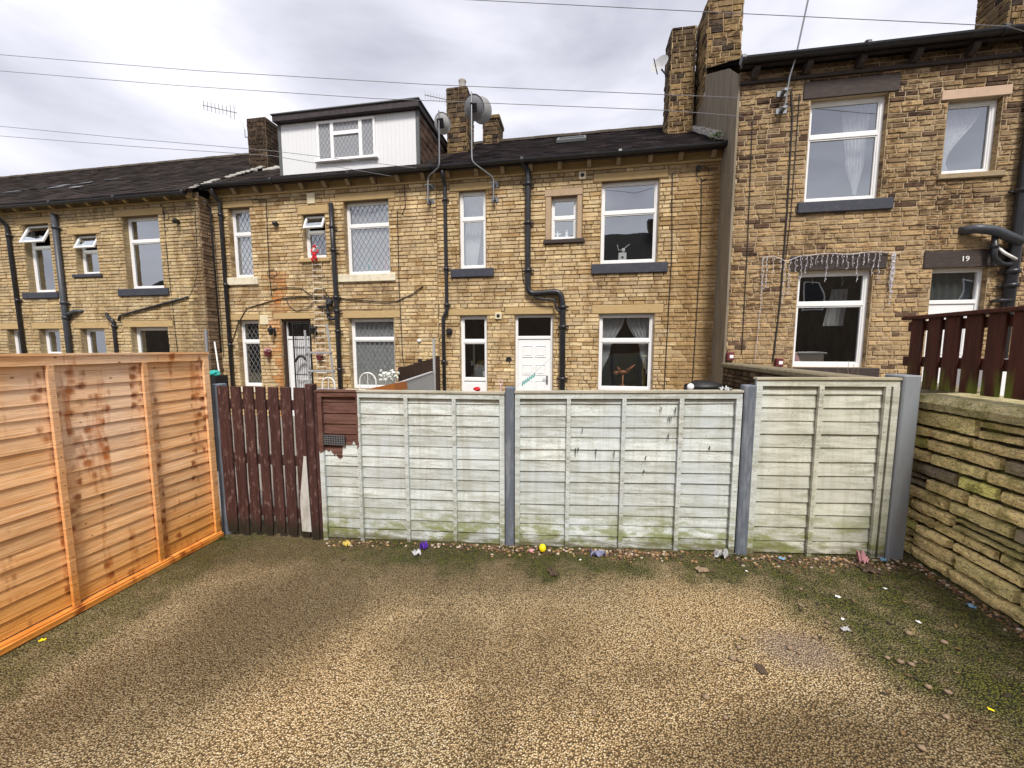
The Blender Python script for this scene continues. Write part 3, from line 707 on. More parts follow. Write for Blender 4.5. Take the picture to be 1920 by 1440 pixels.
m = MB(); m.box(-27, XA1+.03, YA-.045, YA+.02, zsA-.03, zsA+.01, b=.008); m.build('string_course', LINT, w)
m = MB(); m.box(-27, XA1+.02, YA-.012, YA+.02, zsA+.012, zsA+.16); m.build('frieze', CORB, w)
corbels(w, [SA(x) for x in (-15.84-.61*4, -15.84-.61*3, -15.84-.61*2, -15.84-.61, -15.84, -15.23, -14.61, -13.99, -13.38, -12.76, -12.18, -11.56, -10.92, -10.3, -9.65)], YA-.012, zsA+.012, .07, LINT)
gutter(hA, -27, XA1-.1, 8.0, 5.27)
m = MB(); m.box(-27, XA1, 8.05, 8.14, zsA+.12, zsA+.2); m.build('fascia', FASC, hA)
rA = roof(hA, -27, XA1, 7.98, 5.30, .65, 13.6, tile_dark, .28, .33, .028)
chimney(rA, -9.58, -8.98, 10.4, 11.15, 6.7, 8.24, col_chim(1., 8.0, 5.0), False, .12, (.12, .22))
# slipped pale slates on the old roof
m = MB()
for i in range(16):
    x = -14.6-R.uniform(0, 4.2); y = 9.0+R.uniform(0, 1.3)+.1*(x+16); z = 5.30+(y-7.98)*.65+.035
    m.obox((x, y, z), (R.uniform(.25, .5), .03, .02), (0, R.uniform(.1, .2), .09), (0, -.01, .015), scl((.15, .15, .16), R.uniform(.7, 1.5)))
m.build('loose_slates', ROOFT, rA)
m = MB()
for i in range(34):
    t = i/34; y = 8.05+2.3*t; x = -9.10+R.uniform(-.05, .05); z = 5.30+(y-7.98)*.65+.035
    if R.random() < .8: m.obox((x-.05, y, z-.02), (.09+R.uniform(0, .10), .02, R.uniform(-.01, .01)), (0, R.uniform(.03, .07), .03), (0, -.005, .015+R.uniform(0, .025)), b=.008)
for i in range(16):
    yy = 9.95+R.uniform(0, .5); xx = -9.05+R.uniform(-.1, .35); zz_ = 5.30+(yy-7.98)*.625-.05
    m.obox((xx, yy, zz_), (R.uniform(.08, .2), .02, R.uniform(-.02, .02)), (0, .10, .07), (0, -.02, .06+R.uniform(0, .03)), scl((1, 1, 1), R.uniform(.7, 1)), .02)
m.build('verge_mortar', MORTW, rA)
v = opA
window(hA, YA, *v['w1'], trans=ZA(4.42), rec=.13, vent=True, sill=(SA(-15.43), SA(-14.18), ZA(2.99), ZA(3.16)))
window(hA, YA, *v['w2'], trans=ZA(4.24), rec=.13, vent=True, fw=.05, sill=(SA(-13.6), SA(-12.62), ZA(3.52), ZA(3.61)))
window(hA, YA, *v['w3'], trans=ZA(4.43), rec=.13, sill=(SA(-12.13), SA(-10.53), ZA(2.99), ZA(3.18)))
window(hA, YA, *v['g0'], rec=.13, fw=.05); window(hA, YA, *v['g1'], trans=1.45, rec=.13); window(hA, YA, *v['g2'], rec=.13); window(hA, YA, *v['g3'], rec=.13)
for k, l in linA.items():
    m = MB(); m.box(l[0], l[1], YA-.02, YA+.11, l[2]+.002, l[3], b=.006); m.build('lintel', LINT, w)
pipe(hA, bend([(SA(-15.68), YA-.25, 5.2), (SA(-15.66), YA-.25, 5.05), (SA(-15.64), YA-.07, 4.85), (SA(-15.55), YA-.07, -.3)]), .045, collars=[(SA(-15.62), YA-.07, 4.6), (SA(-15.58), YA-.07, 2.9)])
pipe(hA, [(SA(-13.93), YA-.09, ZA(5.2)), (SA(-13.91), YA-.09, -.3)], .06, PIPEG, 'soil_pipe', collars=[(SA(-13.93), YA-.09, ZA(4.85)), (SA(-13.92), YA-.09, ZA(2.85)), (SA(-13.91), YA-.09, ZA(2.45))])
pipe(hA, bend([(SA(-13.9), YA-.09, ZA(2.5)), (SA(-13.6), YA-.07, ZA(2.62)), (SA(-13.4), YA+.02, ZA(2.62))]), .05, PIPEG, 'soil_pipe')
pipe(hA, bend([(SA(-9.94), YA-.05, ZA(2.93)), (SA(-12.15), YA-.05, ZA(2.48)), (SA(-12.2), YA-.05, ZA(2.34))], .06), .024, None, 'waste_pipe')
pipe(hA, bend([(SA(-12.63), YA, ZA(2.55)), (SA(-12.55), YA-.06, ZA(2.45)), (SA(-12.36), YA-.06, ZA(2.36)), (SA(-12.34), YA-.06, -.2)], .07), .04, None, 'waste_pipe', collars=[(SA(-12.36), YA-.06, ZA(2.2))])
m = MB(); m.tube([(SA(-10.5), YA-.02, ZA(5.2)), (SA(-10.5), YA-.02, ZA(3.8)), (SA(-10.42), YA-.02, ZA(1.2))], .008, 5); m.tube([(SA(-9.55), YA-.02, ZA(5.1)), (SA(-9.6), YA-.02, ZA(3.6)), (SA(-9.75), YA-.02, ZA(3.2)), (SA(-9.95), YA-.02, ZA(2.9))], .006, 5)
m.tube([(SA(-10.42)+.07*math.cos(t*.7), YA-.02, ZA(4.98)+.1*math.sin(t*.7)) for t in range(10)], .006, 5)
m.build('wall_cable', CABLE, hA)
m = MB(); m.tube([(SA(-10.07), YA, ZA(4.8)), (SA(-10.05), YA-.12, ZA(4.83)), (SA(-10.0), YA-.18, ZA(4.76))], [.05, .05, .04]); tag(m.build('security_light', IRON, loc=(SA(-10.07), YA, ZA(4.8))), 'small black lamp high on the far left stone house beside its largest upper window', 'lamp')
pipe(hA, bend([(-9.02, 8.35, 5.2), (-9.02, 8.5, 5.05), (-9.0, 8.5, 1.5)]), .02, None, 'wall_pipe')

# ================================================================== HOUSE B (leaded windows, dormer)
YB = 8.6; X0B, X1B, X1C = XA1, -3.18, 2.8
opB = dict(w1=(-8.62, -8.0, 3.38, 5.07), w2=(-6.57, -5.97, 3.78, 4.80), w3=(-5.47, -4.34, 3.36, 5.04), g1=(-8.57, -7.95, .62, 2.32), dr=(-7.31, -6.48, -.2, 2.33), g2=(-5.46, -4.29, .62, 2.33))
linB = dict(w1=(-8.79, -7.89, 5.07, 5.22), w2=(-6.68, -5.87, 4.80, 5.0), w3=(-5.68, -4.17, 5.04, 5.21), g1=(-8.81, -7.9, 2.32, 2.46), dr=(-7.5, -6.35, 2.33, 2.48), g2=(-5.6, -4.12, 2.33, 2.50))
opC = dict(w1=(-2.66, -2.04, 3.40, 5.09), w2=(-.60, -.05, 3.95, 4.845), w3=(.45, 1.61, 3.40, 5.08), g1=(-2.67, -2.03, -.2, 2.36), dr=(-1.39, -.53, -.2, 2.365), g2=(.46, 1.60, .69, 2.355))
linC = dict(w1=(-2.87, -1.89, 5.09, 5.25), w3=(.28, 1.77, 5.08, 5.24), g1=(-2.96, -1.70, 2.36, 2.50), dr=(-1.61, -.39, 2.365, 2.52), g2=(.30, 1.77, 2.355, 2.54))
hB = thing('terraced_house', 'stone house with a white boarded loft dormer, diamond leaded windows and cream sills', 'house', (-6, YB, -.2))
hC = thing('terraced_house', 'middle stone house with plain windows, navy sills and a white panelled door', 'house', (0, YB, -.2))
def facade(h, x0, x1, ops, lins, extra=()):
    m = MB(); m.col = (1, 1, 1); wall_plane(m, (0, YB, 0), (1, 0, 0), (0, -1, 0), x0, x1, -.4, 5.45, list(ops.values()), .14); w = m.build('wall', MORTAR, h)
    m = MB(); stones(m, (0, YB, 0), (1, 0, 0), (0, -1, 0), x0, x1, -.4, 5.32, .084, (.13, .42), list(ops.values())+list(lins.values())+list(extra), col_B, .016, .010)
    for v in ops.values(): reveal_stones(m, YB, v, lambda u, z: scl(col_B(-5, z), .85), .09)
    m.build('stonework', STONE, w)
    m = MB(); m.box(x0, x1, YB-.045, YB+.02, 5.32, 5.36, b=.008); m.build('string_course', LINT, w)
    m = MB(); m.box(x0, x1, YB-.010, YB+.02, 5.362, 5.55); m.build('frieze', LINT, w)
    return w
wB = facade(hB, X0B, X1B, opB, linB); wC = facade(hC, X1B, X1C, opC, linC, [(-.72, .06, 3.86, 4.99)])
corbels(wB, [-8.91, -8.3, -7.69, -7.07, -6.46, -5.87, -5.27, -4.65, -4.05, -3.45], YB-.011, 5.362)
corbels(wC, [-2.87, -2.22, -1.64, -1.03, -.42, .18, .77, 1.39, 1.97, 2.58], YB-.011, 5.362)
for (h, a, b) in ((hB, X0B, X1B-.003), (hC, X1B+.003, X1C-.04)):
    gutter(h, a, b, 8.33, 5.53); m = MB(); m.box(a, b, 8.40, 8.48, 5.47, 5.56); m.build('fascia', FASC, h)
rB = roof(hB, X0B, X1B-.003, 8.33, 5.545, .6, 12.4, tile_dark, .28, .33, .028)
rC = roof(hC, X1B+.003, X1C, 8.33, 5.545, .6, 12.4, tile_maroon, .22, .25, .016)
c1 = chimney(rC, -3.52, -2.98, 10.45, 11.1, 6.5, 8.47, col_chim(.35, 8.47, 6.6), False, .115, (.10, .24))
m = MB(); m.lathe((-3.18, 10.75, 8.45), [(.11, 0), (.12, .05), (.10, .08), (.09, .3), (.105, .33), (.105, .36), (.085, .36), (.08, .1)], 16); m.build('chimney_pot', MORTW, c1, True)
chimney(rC, -2.98, -2.5, 12.25, 12.95, 7.7, 8.72, col_chim(.3, 8.9, 7.7), True, .11, (.14, .28))
chimney(rC, 2.12, 2.66, 10.45, 11.1, 6.5, 9.22, col_chim(.12, 9.9, 6.5), False, .12, (.14, .30))
# rooflight
m = MB(); y0, y1 = 10.55, 11.2; zz = lambda y: 5.545+(y-8.33)*.6
for (a, b, c, d) in ((-.62, .14, y0, y0+.06), (-.62, .14, y1-.06, y1), (-.62, -.56, y0+.06, y1-.06), (.08, .14, y0+.06, y1-.06)):
    m.obox((a, c, zz(c)+.02), (b-a, 0, 0), (0, d-c, (d-c)*.6), (0, -.02, .07), b=.005)
rl = m.build('rooflight', FELT, rC); m = MB(); m.obox((-.56, y0+.06, zz(y0+.06)+.07), (.64, 0, 0), (0, y1-y0-.12, (y1-y0-.12)*.6), (0, -.002, .005)); m.build('pane', GLASS, rl)
m = MB(); m.obox((-.56, y0+.06, zz(y0+.06)+.03), (.64, 0, 0), (0, y1-y0-.12, (y1-y0-.12)*.6), (0, -.002, .005)); m.build('blind', WHITE, rl)
# plants and flashing at the gable end of the roof
m = MB()
for i in range(20): y = 8.5+i*.12; m.obox((2.66+R.uniform(-.02, .02), y, zz(y)+.02), (.14, 0, 0), (0, .125, .075), (0, 0, .09+R.uniform(0, .07)), b=.02)
m.build('gable_flashing', MORTW, rC)
m = MB()
for i in range(90): a = R.uniform(0, 6.28); r_ = R.uniform(0, .1); c = Vector((2.62+r_*math.cos(a)*1.4, 8.5+r_*math.sin(a), 5.70+R.uniform(0, .1))); d = Vector((R.uniform(-1, 1), R.uniform(-1, 1), R.uniform(.2, 1)))*.035; e = Vector((R.uniform(-1, 1), R.uniform(-1, 1), R.uniform(-1, 1)))*.015; m.face([c-e, c+e, c+d])
tag(m.build('weed', GLEAF, loc=(2.62, 8.5, 5.65)), 'tuft of green weed growing at the right end of the middle roof gutter', 'plant')

# dormer
DX0, DX1, DY = -7.21, -3.66, 8.78
m = MB(); m.box(DX0, DX1, DY+.02, 10.9, 5.5, 7.08); dm = m.build('dormer', CLAD, hB)
m = MB(); n = 34; ww = (DX1-DX0-.08)/n
for i in range(n): m.box(DX0+.04+i*ww+.0008, DX0+.04+(i+1)*ww-.0008, DY, DY+.02, 5.70, 6.98, b=.0015)
m.build('cladding', CLAD, dm)
m = MB(); m.box(DX0-.03, DX0+.045, DY-.02, DY+.05, 5.66, 7.0, b=.005); m.build('corner_trim', FELT, dm)
m = MB(); m.box(DX1-.045, DX1+.035, DY-.02, DY+.05, 5.72, 7.0, b=.005); m.build('corner_trim', FELT, dm)
m = MB(); m.box(DX0-.06, DX1+.08, 8.64, 11.0, 7.0, 7.13); m.build('fascia', FASC, dm)
m = MB(); m.box(DX0-.09, DX1+.11, 8.61, 11.05, 7.132, 7.165, b=.008); m.build('roof_trim', FELT, dm)
m = MB(); stones(m, (DX1, 0, 0), (0, 1, 0), (1, 0, 0), 8.84, 10.9, 5.6, 6.95, .17, (.24, .26), [], lambda u, z: scl((.13, .085, .065), R.uniform(.6, 1.3)), .02, .008); m.build('hung_tiles', ROOFT, dm)
# dormer window: side lights, centre light with a fanlight
m = MB(); Y = DY-.03; a, b, c, d = -6.19, -4.70, 6.06, 6.95; f = .05
m.box(a, a+f, Y, Y+.05, c, d); m.box(b-f, b, Y, Y+.05, c, d); m.box(a+f, b-f, Y, Y+.05, d-f, d); m.box(a+f, b-f, Y, Y+.05, c, c+f); m1, m2 = -5.80, -5.07
m.box(m1-.04, m1+.04, Y, Y+.05, c+f, d-f); m.box(m2-.04, m2+.04, Y, Y+.05, c+f, d-f); m.box(m1+.04, m2-.04, Y, Y+.05, 6.62, 6.70)
dw = m.build('window', PVC, dm)
for (p, q, r_, s_) in ((a+f, m1-.04, c+f, d-f), (m2+.04, b-f, c+f, d-f), (m1+.04, m2-.04, c+f, 6.62), (m1+.04, m2-.04, 6.70, d-f)):
    m = MB(); m.face([(p, Y+.03, r_), (q, Y+.03, r_), (q, Y+.03, s_), (p, Y+.03, s_)]); m.build('pane', GLASS, dw); lattice(dw, p, q, r_, s_, Y+.026, .10, .15, .004)
m = MB(); m.box(a+f*.5, b-f*.5, DY-.004, DY-.001, c+.01, d-.02, (.3, .31, .33)); m.build('blind', M_plain('grey_blind', (.30, .31, .34), .8), dw)
m = MB(); m.box(a-.06, b+.06, Y-.06, Y+.05, c-.04, c-.002, b=.008); m.build('sill', PVC, dw)

# windows of B
v = opB
wB1 = window(hB, YB, *v['w1'], trans=4.46, rec=.12, lead=True, net='full', sill=(-8.80, -7.86, 3.19, 3.38), sillmat=SILLC, lint=linB['w1'])
wB2 = window(hB, YB, *v['w2'], trans=4.42, rec=.12, lead=True, vent=True, fw=.06, sill=(-6.68, -5.86, 3.68, 3.78), sillmat=LINT, lint=linB['w2'])
wB3 = window(hB, YB, *v['w3'], trans=4.50, rec=.12, lead=True, net='full', sill=(-5.66, -4.20, 3.18, 3.36), sillmat=SILLC, lint=linB['w3'])
wB4 = window(hB, YB, *v['g1'], trans=1.78, rec=.12, lead=True, sill=(-8.7, -7.9, .48, .62), sillmat=SILLC, lint=linB['g1'])
wB5 = window(hB, YB, *v['g2'], trans=1.83, rec=.12, lead=True, net='full', sill=(-5.6, -4.2, .48, .62), sillmat=SILLC, lint=linB['g2'])
dB = door(hB, YB, *v['dr'], 1.88, rec=.12, frame_mat=PVC, lint=linB['dr'], panels=2)
m = MB(); a, b, c, d = v['dr']; m.box(a, a+.055, YB+.03, YB+.11, c, d); m.box(b-.05, b, YB+.03, YB+.11, c, d); m.box(a+.055, b-.05, YB+.03, YB+.11, d-.06, d); m.build('brown_surround', BROWNT, dB)
# iron security gate standing on the right half of the door
gi = thing('security_gate', 'black iron barred gate standing in front of the white door of the leaded-window house', 'gate', (-6.8, YB-.02, -.14))
m = MB(); gx0, gx1 = -6.97, -6.50
for x in (gx0, gx1): m.box(x-.014, x+.014, YB-.03, YB-.005, -.14, 2.26)
for z in (-.05, .95, 1.62, 2.22): m.box(gx0+.014, gx1-.014, YB-.027, YB-.008, z-.012, z+.012)
m.build('frame', IRON, gi)
m = MB()
for i in range(1, 9): x = gx0+(gx1-gx0)*i/9; m.tube([(x, YB-.018, -.05), (x, YB-.018, 2.22)], .006, 6)
m.build('bars', IRON, gi)
m = MB(); m.tube([(gx0+.03+.34*t/10, YB-.04, 1.28+.14*math.sin(math.pi*t/10)) for t in range(11)], .03, 8); m.build('arch', IRON, gi)
# pipes of B
pipe(hB, bend([(-8.78, 8.36, 5.47), (-8.78, 8.38, 5.35), (-8.76, 8.52, 5.2), (-8.75, 8.52, -.2)]), .042, collars=[(-8.76, 8.52, 4.9), (-8.75, 8.52, 3.2), (-8.75, 8.52, 1.7)])
pipe(hB, [(-5.73, 8.50, 4.98), (-5.72, 8.50, 3.9), (-5.70, 8.50, 2.8), (-5.69, 8.50, -.2)], .052, None, 'soil_pipe', collars=[(-5.73, 8.5, 4.45), (-5.72, 8.5, 3.92), (-5.70, 8.5, 2.82), (-5.7, 8.5, 2.5), (-5.69, 8.5, 2.02), (-5.69, 8.5, 1.1)])
pipe(hB, bend([(-6.22, 8.55, 2.61), (-5.95, 8.5, 2.61), (-5.93, 8.5, 2.32), (-5.74, 8.5, 2.32)], .05), .034, None, 'waste_pipe', collars=[(-5.93, 8.5, 2.45)])
m = MB(); m.blob((-5.86, 8.48, 2.7), .1, .07, .1, 8, 5, .3); m.tube([(-5.98, 8.48, 2.85), (-5.86, 8.46, 2.72), (-5.74, 8.48, 2.75)], .03); m.build('pipe_branch', BLACK, hB)
pipe(hC, bend([(-2.95, 8.36, 5.47), (-2.95, 8.38, 5.35), (-2.95, 8.52, 5.2), (-2.95, 8.52, 2.44), (-3.04, 8.52, 2.32), (-3.04, 8.52, -.2)]), .042, collars=[(-2.95, 8.52, 4.9), (-2.95, 8.52, 3.4), (-2.95, 8.52, 2.6), (-3.04, 8.52, 1.3)])
for (x0, x1, z0, z1, n) in ((-6.40, -6.19, 5.03, 5.28, 0), (-7.88, -7.64, 2.2, 2.44, 1)):
    m = MB(); m.box(x0, x1, YB-.04, YB-.005, z0, z1, b=.01); m.build('vent_cover', CREAM, hB)
m = MB()
def cab(pts, r=.009, Y=8.565): m.tube([(x, Y, z) for x, z in pts], r, 5)
cab([(-7.9, 5.22), (-7.5, 5.21), (-7.53, 3.4), (-7.5, 2.9)]); cab([(-3.93, 5.3), (-3.91, 4.83), (-4.0, 4.67), (-4.11, 4.74), (-4.12, 3.14), (-4.08, 1.4), (-4.0, .9)])
cab([(-8.73, 1.77), (-8.5, 2.25), (-8.24, 2.61), (-7.7, 2.74), (-7.2, 2.84), (-6.64, 2.86), (-5.75, 2.82), (-5.1, 2.75), (-4.6, 2.70), (-4.18, 2.71), (-3.8, 2.86), (-3.53, 3.04)], .011)
cab([(-7.12, 2.84), (-7.0, 2.62), (-6.82, 2.52), (-6.5, 2.6), (-6.25, 2.82)]); cab([(-7.51, 3.06), (-7.1, 3.10), (-6.66, 3.07), (-6.4, 2.89), (-6.25, 3.05), (-6.12, 3.08), (-5.93, 2.85)])
cab([(-7.45+.14*math.cos(t*.63), 3.45+.09*math.sin(t*.63)) for t in range(11)], .007)
m.build('wall_cable', CABLE, hB)
# lanterns
def lantern(x, z, label):
    t = thing('wall_lantern', label, 'lamp', (x, YB-.02, z)); m = MB(); m.box(x-.03, x+.03, YB-.03, YB-.01, z-.12, z+.1, b=.008); m.tube(bend([(x, YB-.03, z-.02), (x, YB-.14, z-.06), (x, YB-.16, z+.06)], .04), .009, 6); m.build('bracket', IRON, t)
    m = MB(); m.lathe((x, YB-.15, z-.1), [(.0, -.0), (.03, .0), (.075, .13), (.085, .14), (.03, .2), (.01, .25), (0, .25)], 6); m.build('lamp_housing', IRON, t)
lantern(-7.48, 2.03, 'black wall lantern between the narrow leaded window and the white door with iron gate')
lantern(-6.33, 2.05, 'black wall lantern between the iron-gated door and the kinked soil pipe')
for (x, z, l) in ((-7.66, 1.5, 'pink flower pot hanging on the wall just left of the iron-gated door'), (-6.22, 1.42, 'pink flower pot hanging on the wall right of the iron-gated door behind the ladder')):
    t = thing('hanging_pot', l, 'flower pot', (x, YB-.05, z)); m = MB(); m.lathe((x, YB-.1, z-.1), [(0, 0), (.05, 0), (.08, .12), (.075, .12)], 12); m.build('pot', MAROON, t); m = MB()
    for i in range(14): m.blob((x+R.uniform(-.07, .07), YB-.1+R.uniform(-.05, .05), z+.03+R.uniform(0, .07)), .025, .025, .022, 5, 4, .3)
    m.build('flowers', PINK, t)
for (x, z, l) in ((-7.26, 4.62, 'small black floodlight high on the wall left of the santa window'),):
    m = MB(); m.blob((x, YB-.06, z), .07, .07, .06); m.tube([(x, YB, z), (x+.05, YB-.12, z-.04)], .03); tag(m.build('security_light', IRON, loc=(x, YB, z)), l, 'lamp')
m = MB(); m.tube([(-3.64, YB, 1.32), (-3.64, YB-.07, 1.32)], .05); m.build('outside_tap', IRON, hB)
m = MB(); m.blob((-3.66, YB-.03, 1.79), .06, .03, .04, 8, 5, .2); m.build('wall_bracket', WMET, hB)
# santa on a rope ladder
t = thing('santa_decoration', 'red and white santa doll climbing up a pale rope ladder below the small leaded window', 'decoration', (-6.2, YB-.08, 3.7))
m = MB(); x, Y, z = -6.2, YB-.13, 3.86; m.blob((x, Y, z), .07, .06, .10); m.tube([(x-.04, Y, z-.06), (x-.08, Y-.02, z-.16), (x-.05, Y, z-.24)], [.04, .035, .03]); m.tube([(x+.04, Y, z-.06), (x+.07, Y-.03, z-.12), (x+.06, Y, z-.2)], [.04, .035, .03])
m.tube([(x-.06, Y, z+.06), (x-.12, Y+.02, z+.12), (x-.1, Y+.04, z+.19)], [.03, .027, .022]); m.tube([(x+.06, Y, z+.06), (x+.12, Y+.02, z+.1), (x+.1, Y+.04, z+.17)], [.03, .027, .022]); m.blob((x, Y, z+.23), .045, .045, .06); m.tube([(x, Y, z+.25), (x+.03, Y, z+.3), (x+.09, Y, z+.26)], [.045, .03, .015]); m.build('suit', RED, t, True)
m = MB(); m.blob((x, Y-.012, z+.155), .045, .045, .05); m.build('head', SKINM, t, True)
m = MB(); m.blob((x, Y-.04, z+.13), .04, .02, .035); m.lathe((x, Y, z+.18), [(.04, 0), (.052, .012), (.052, .024), (.04, .03)], 12); m.blob((x+.1, Y, z+.25), .02, .02, .02); m.build('white_trim', WHITE, t, True)
m = MB()
for s in (-.12, .12):
    m.tube([(x+s*.85, YB-.05, 4.0), (x+s, YB-.05, 3.6), (x+s*1.05, YB-.06, 2.4), (x+s*1.1, YB-.06, .9)], .003, 4)
for i in range(20): zz_ = 3.62-i*.145; m.tube([(x-.125, YB-.06, zz_+R.uniform(-.012, .012)), (x+.125, YB-.06, zz_+R.uniform(-.012, .012))], .0105, 5)
m.build('rope_ladder', M_plain('pale_rope', (.72, .66, .58), .8), t)
for q in t.children:
    if q.name.split('.')[0] != 'rope_ladder': q.scale = (.72,)*3; q.location = (Vector((x, Y, z-.12))-ORG[t])*.28
# ornaments behind B's upper windows
for i, (x, z, mt, nm, lb) in enumerate(((-4.55, 3.42, PINK, 'toy', 'pink soft toy sitting at the right inside the large leaded upper window'), (-5.0, 3.42, TEAL, 'toy', 'small green toy on the sill inside the large leaded upper window'), (-8.25, 3.45, PINK, 'toy', 'pink soft toy inside the narrow leaded upper window'))):
    t = thing('soft_toy', lb, 'toy', (x, YB+.21, z)); m = MB(); m.blob((x, YB+.225, z+.14), .08, .03, .13, 10, 6, .1); m.blob((x-.05, YB+.225, z+.33), .02, .02, .03); m.blob((x+.05, YB+.225, z+.33), .02, .02, .03); m.build('body', mt, t, True); m = MB(); m.blob((x, YB+.225, z+.3), .07, .03, .07); m.build('head', mt, t, True)

# windows of C
v = opC
c1w = window(hC, YB, *v['w1'], trans=4.50, rec=.08, fw=.06, sill=(-2.86, -1.86, 3.21, 3.40), lint=linC['w1'])
drape(c1w, (-2.6, -2.1, 5.0), (-2.62, -2.35, 3.5), YB+.35, folds=5)
c2w = window(hC, YB, *v['w2'], trans=4.42, rec=.10, fw=.05, sill=(-.76, .12, 3.86, 3.95), sillmat=LINTD)
m = MB(); m.box(-.72, -.605, YB-.02, YB+.09, 3.955, 4.84, b=.006); m.box(-.045, .05, YB-.02, YB+.09, 3.955, 4.84, b=.006); m.box(-.74, .06, YB-.026, YB+.09, 4.847, 4.99, b=.006); m.build('stone_surround', M_plain('pinkish_sandstone', (.40, .29, .19), .85, 9, .5, .3), c2w)
c3w = window(hC, YB, *v['w3'], trans=4.46, rec=.08, fw=.06, sill=(.27, 1.82, 3.19, 3.40), lint=linC['w3'])
c4w = window(hC, YB, *v['g1'], trans=1.77, rec=.08, fw=.06, panel=.88, lint=linC['g1'])
dC = door(hC, YB, *v['dr'], 1.86, rec=.08, lint=linC['dr'], panels=1)
c5w = window(hC, YB, *v['g2'], trans=1.78, rec=.08, fw=.06, sill=(.3, 1.75, .5, .69), lint=linC['g2'])
# swagged nets
drape(c5w, (.52, 1.02, 2.28), (.50, .55, 1.05), YB+.24, folds=5, mid=(.50, .72, 1.55))
drape(c5w, (1.05, 1.56, 2.28), (1.5, 1.56, 1.05), YB+.24, folds=5, mid=(1.36, 1.56, 1.55))
t = thing('table_ornament', 'copper coloured bird ornament on a stem behind the lower right window of the middle house', 'ornament', (1.02, YB+.3, .76))
m = MB(); m.lathe((1.02, YB+.3, .76), [(0, 0), (.08, 0), (.07, .02), (.015, .05), (.02, .25), (0, .26)], 12); m.build('stand', GOLD, t, True)
m = MB(); m.blob((1.02, YB+.3, 1.08), .12, .05, .05); m.tube([(1.1, YB+.3, 1.1), (1.2, YB+.3, 1.18), (1.28, YB+.3, 1.26)], [.05, .03, .01]); m.tube([(.96, YB+.3, 1.1), (.9, YB+.3, 1.2)], [.04, .015]); m.blob((.87, YB+.3, 1.06), .06, .04, .05); m.build('bird', GOLD, t, True)
for (x, z, s, lb, cy) in ((.93, 3.47, .085, 'white square box ornament on the sill inside the large plain upper window', 1),):
    t = thing('window_ornament', lb, 'ornament', (x, YB+.2, z)); m = MB(); m.box(x-s, x+s, YB+.19, YB+.3, z, z+.2, b=.01); m.build('box', WHITE, t)
    m = MB(); m.blob((x, YB+.185, z+.1), .025, .01, .025); m.build('button', IRON, t); m = MB(); m.blob((x+.02, YB+.24, z+.26), .04, .03, .045)
    for k in (-1, 1): m.tube([(x+.02, YB+.24, z+.28), (x+.02+k*.1, YB+.24, z+.26+.05*(k+1)), (x+.02+k*.13, YB+.24, z+.38)], .008, 5)
    m.build('figure', WHITE, t)
for (x, lb) in ((-.47, 'white dove-shaped ornament at the left inside the small square upper window'), (-.27, 'white candle-shaped ornament in the middle of the small square upper window'), (-.12, 'tiny white ornament at the right inside the small square upper window')):
    t = thing('window_ornament', lb, 'ornament', (x, YB+.2, 4.01)); h = {-.47: .17, -.27: .19, -.12: .09}[x]; m = MB(); m.lathe((x, YB+.21, 4.01), [(0, 0), (.035, 0), (.03, h*.6), (.015, h*.8), (.03, h), (0, h)], 10)
    if x == -.47: m.box(x-.08, x+.08, YB+.2, YB+.22, 4.01+h*.55, 4.01+h*.75, b=.01)
    m.build('figure', WHITE, t)
t = thing('pot_plant', 'small yellow-green pot plant on the sill inside the narrow lower window', 'plant', (-2.2, YB+.3, .95)); m = MB()
for i in range(60): c = Vector((-2.28+R.gauss(0, .07), YB+.28+R.gauss(0, .04), 1.1+R.uniform(0, .2))); d = Vector((R.uniform(-1, 1), R.uniform(-1, 1), 1))*.04; e = Vector((R.uniform(-1, 1), 0, R.uniform(-1, 1)))*.014; m.face([c-e, c+e, c+d])
m.build('leaves', M_plain('yellow_leaf', (.30, .22, .06), .7), t); m = MB(); m.lathe((-2.14, YB+.25, .95), [(0, 0), (.05, 0), (.06, .12), (0, .12)], 10); m.build('pot', WHITE, t)
# C pipes: soil pipe with the big offset
pipe(hC, bend([(-1.20, 8.40, 5.48), (-1.10, 8.50, 5.40), (-1.09, 8.50, 5.2), (-1.09, 8.50, 3.9), (-1.08, 8.50, 2.80), (-.38, 8.50, 2.84), (-.32, 8.50, 2.55), (-.31, 8.50, -.2)], .16, 7), .062, None, 'soil_pipe', collars=[(-1.09, 8.5, 5.1), (-1.09, 8.5, 4.3), (-1.08, 8.5, 3.3), (-.32, 8.5, 2.5), (-.31, 8.5, 2.08), (-.31, 8.5, .95)], n=16)
pipe(hC, bend([(-.95, 8.5, 2.74), (-.78, 8.47, 2.68), (-.50, 8.47, 2.66), (-.46, 8.47, 2.45), (-.36, 8.47, 2.40)], .05), .025, None, 'waste_pipe')
m = MB(); m.tube([(-2.91, YB, 2.0), (-2.91, YB-.08, 2.0)], .07, 16); m.tube([(-2.91, YB-.08, 2.0), (-2.91, YB-.1, 2.0)], .05, 16); m.build('flue_outlet', IRON, hC)
for (x, z) in ((.05, 5.225), (-1.76, 2.34)):
    m = MB(); m.box(x-.075, x+.075, YB-.05, YB-.005, z-.075, z+.075, b=.008); q = m.build('extractor_vent', CREAM, hC); m = MB(); m.tube([(x, YB-.056, z), (x, YB-.052, z)], .04, 16); m.build('vent_opening', IRON, q)
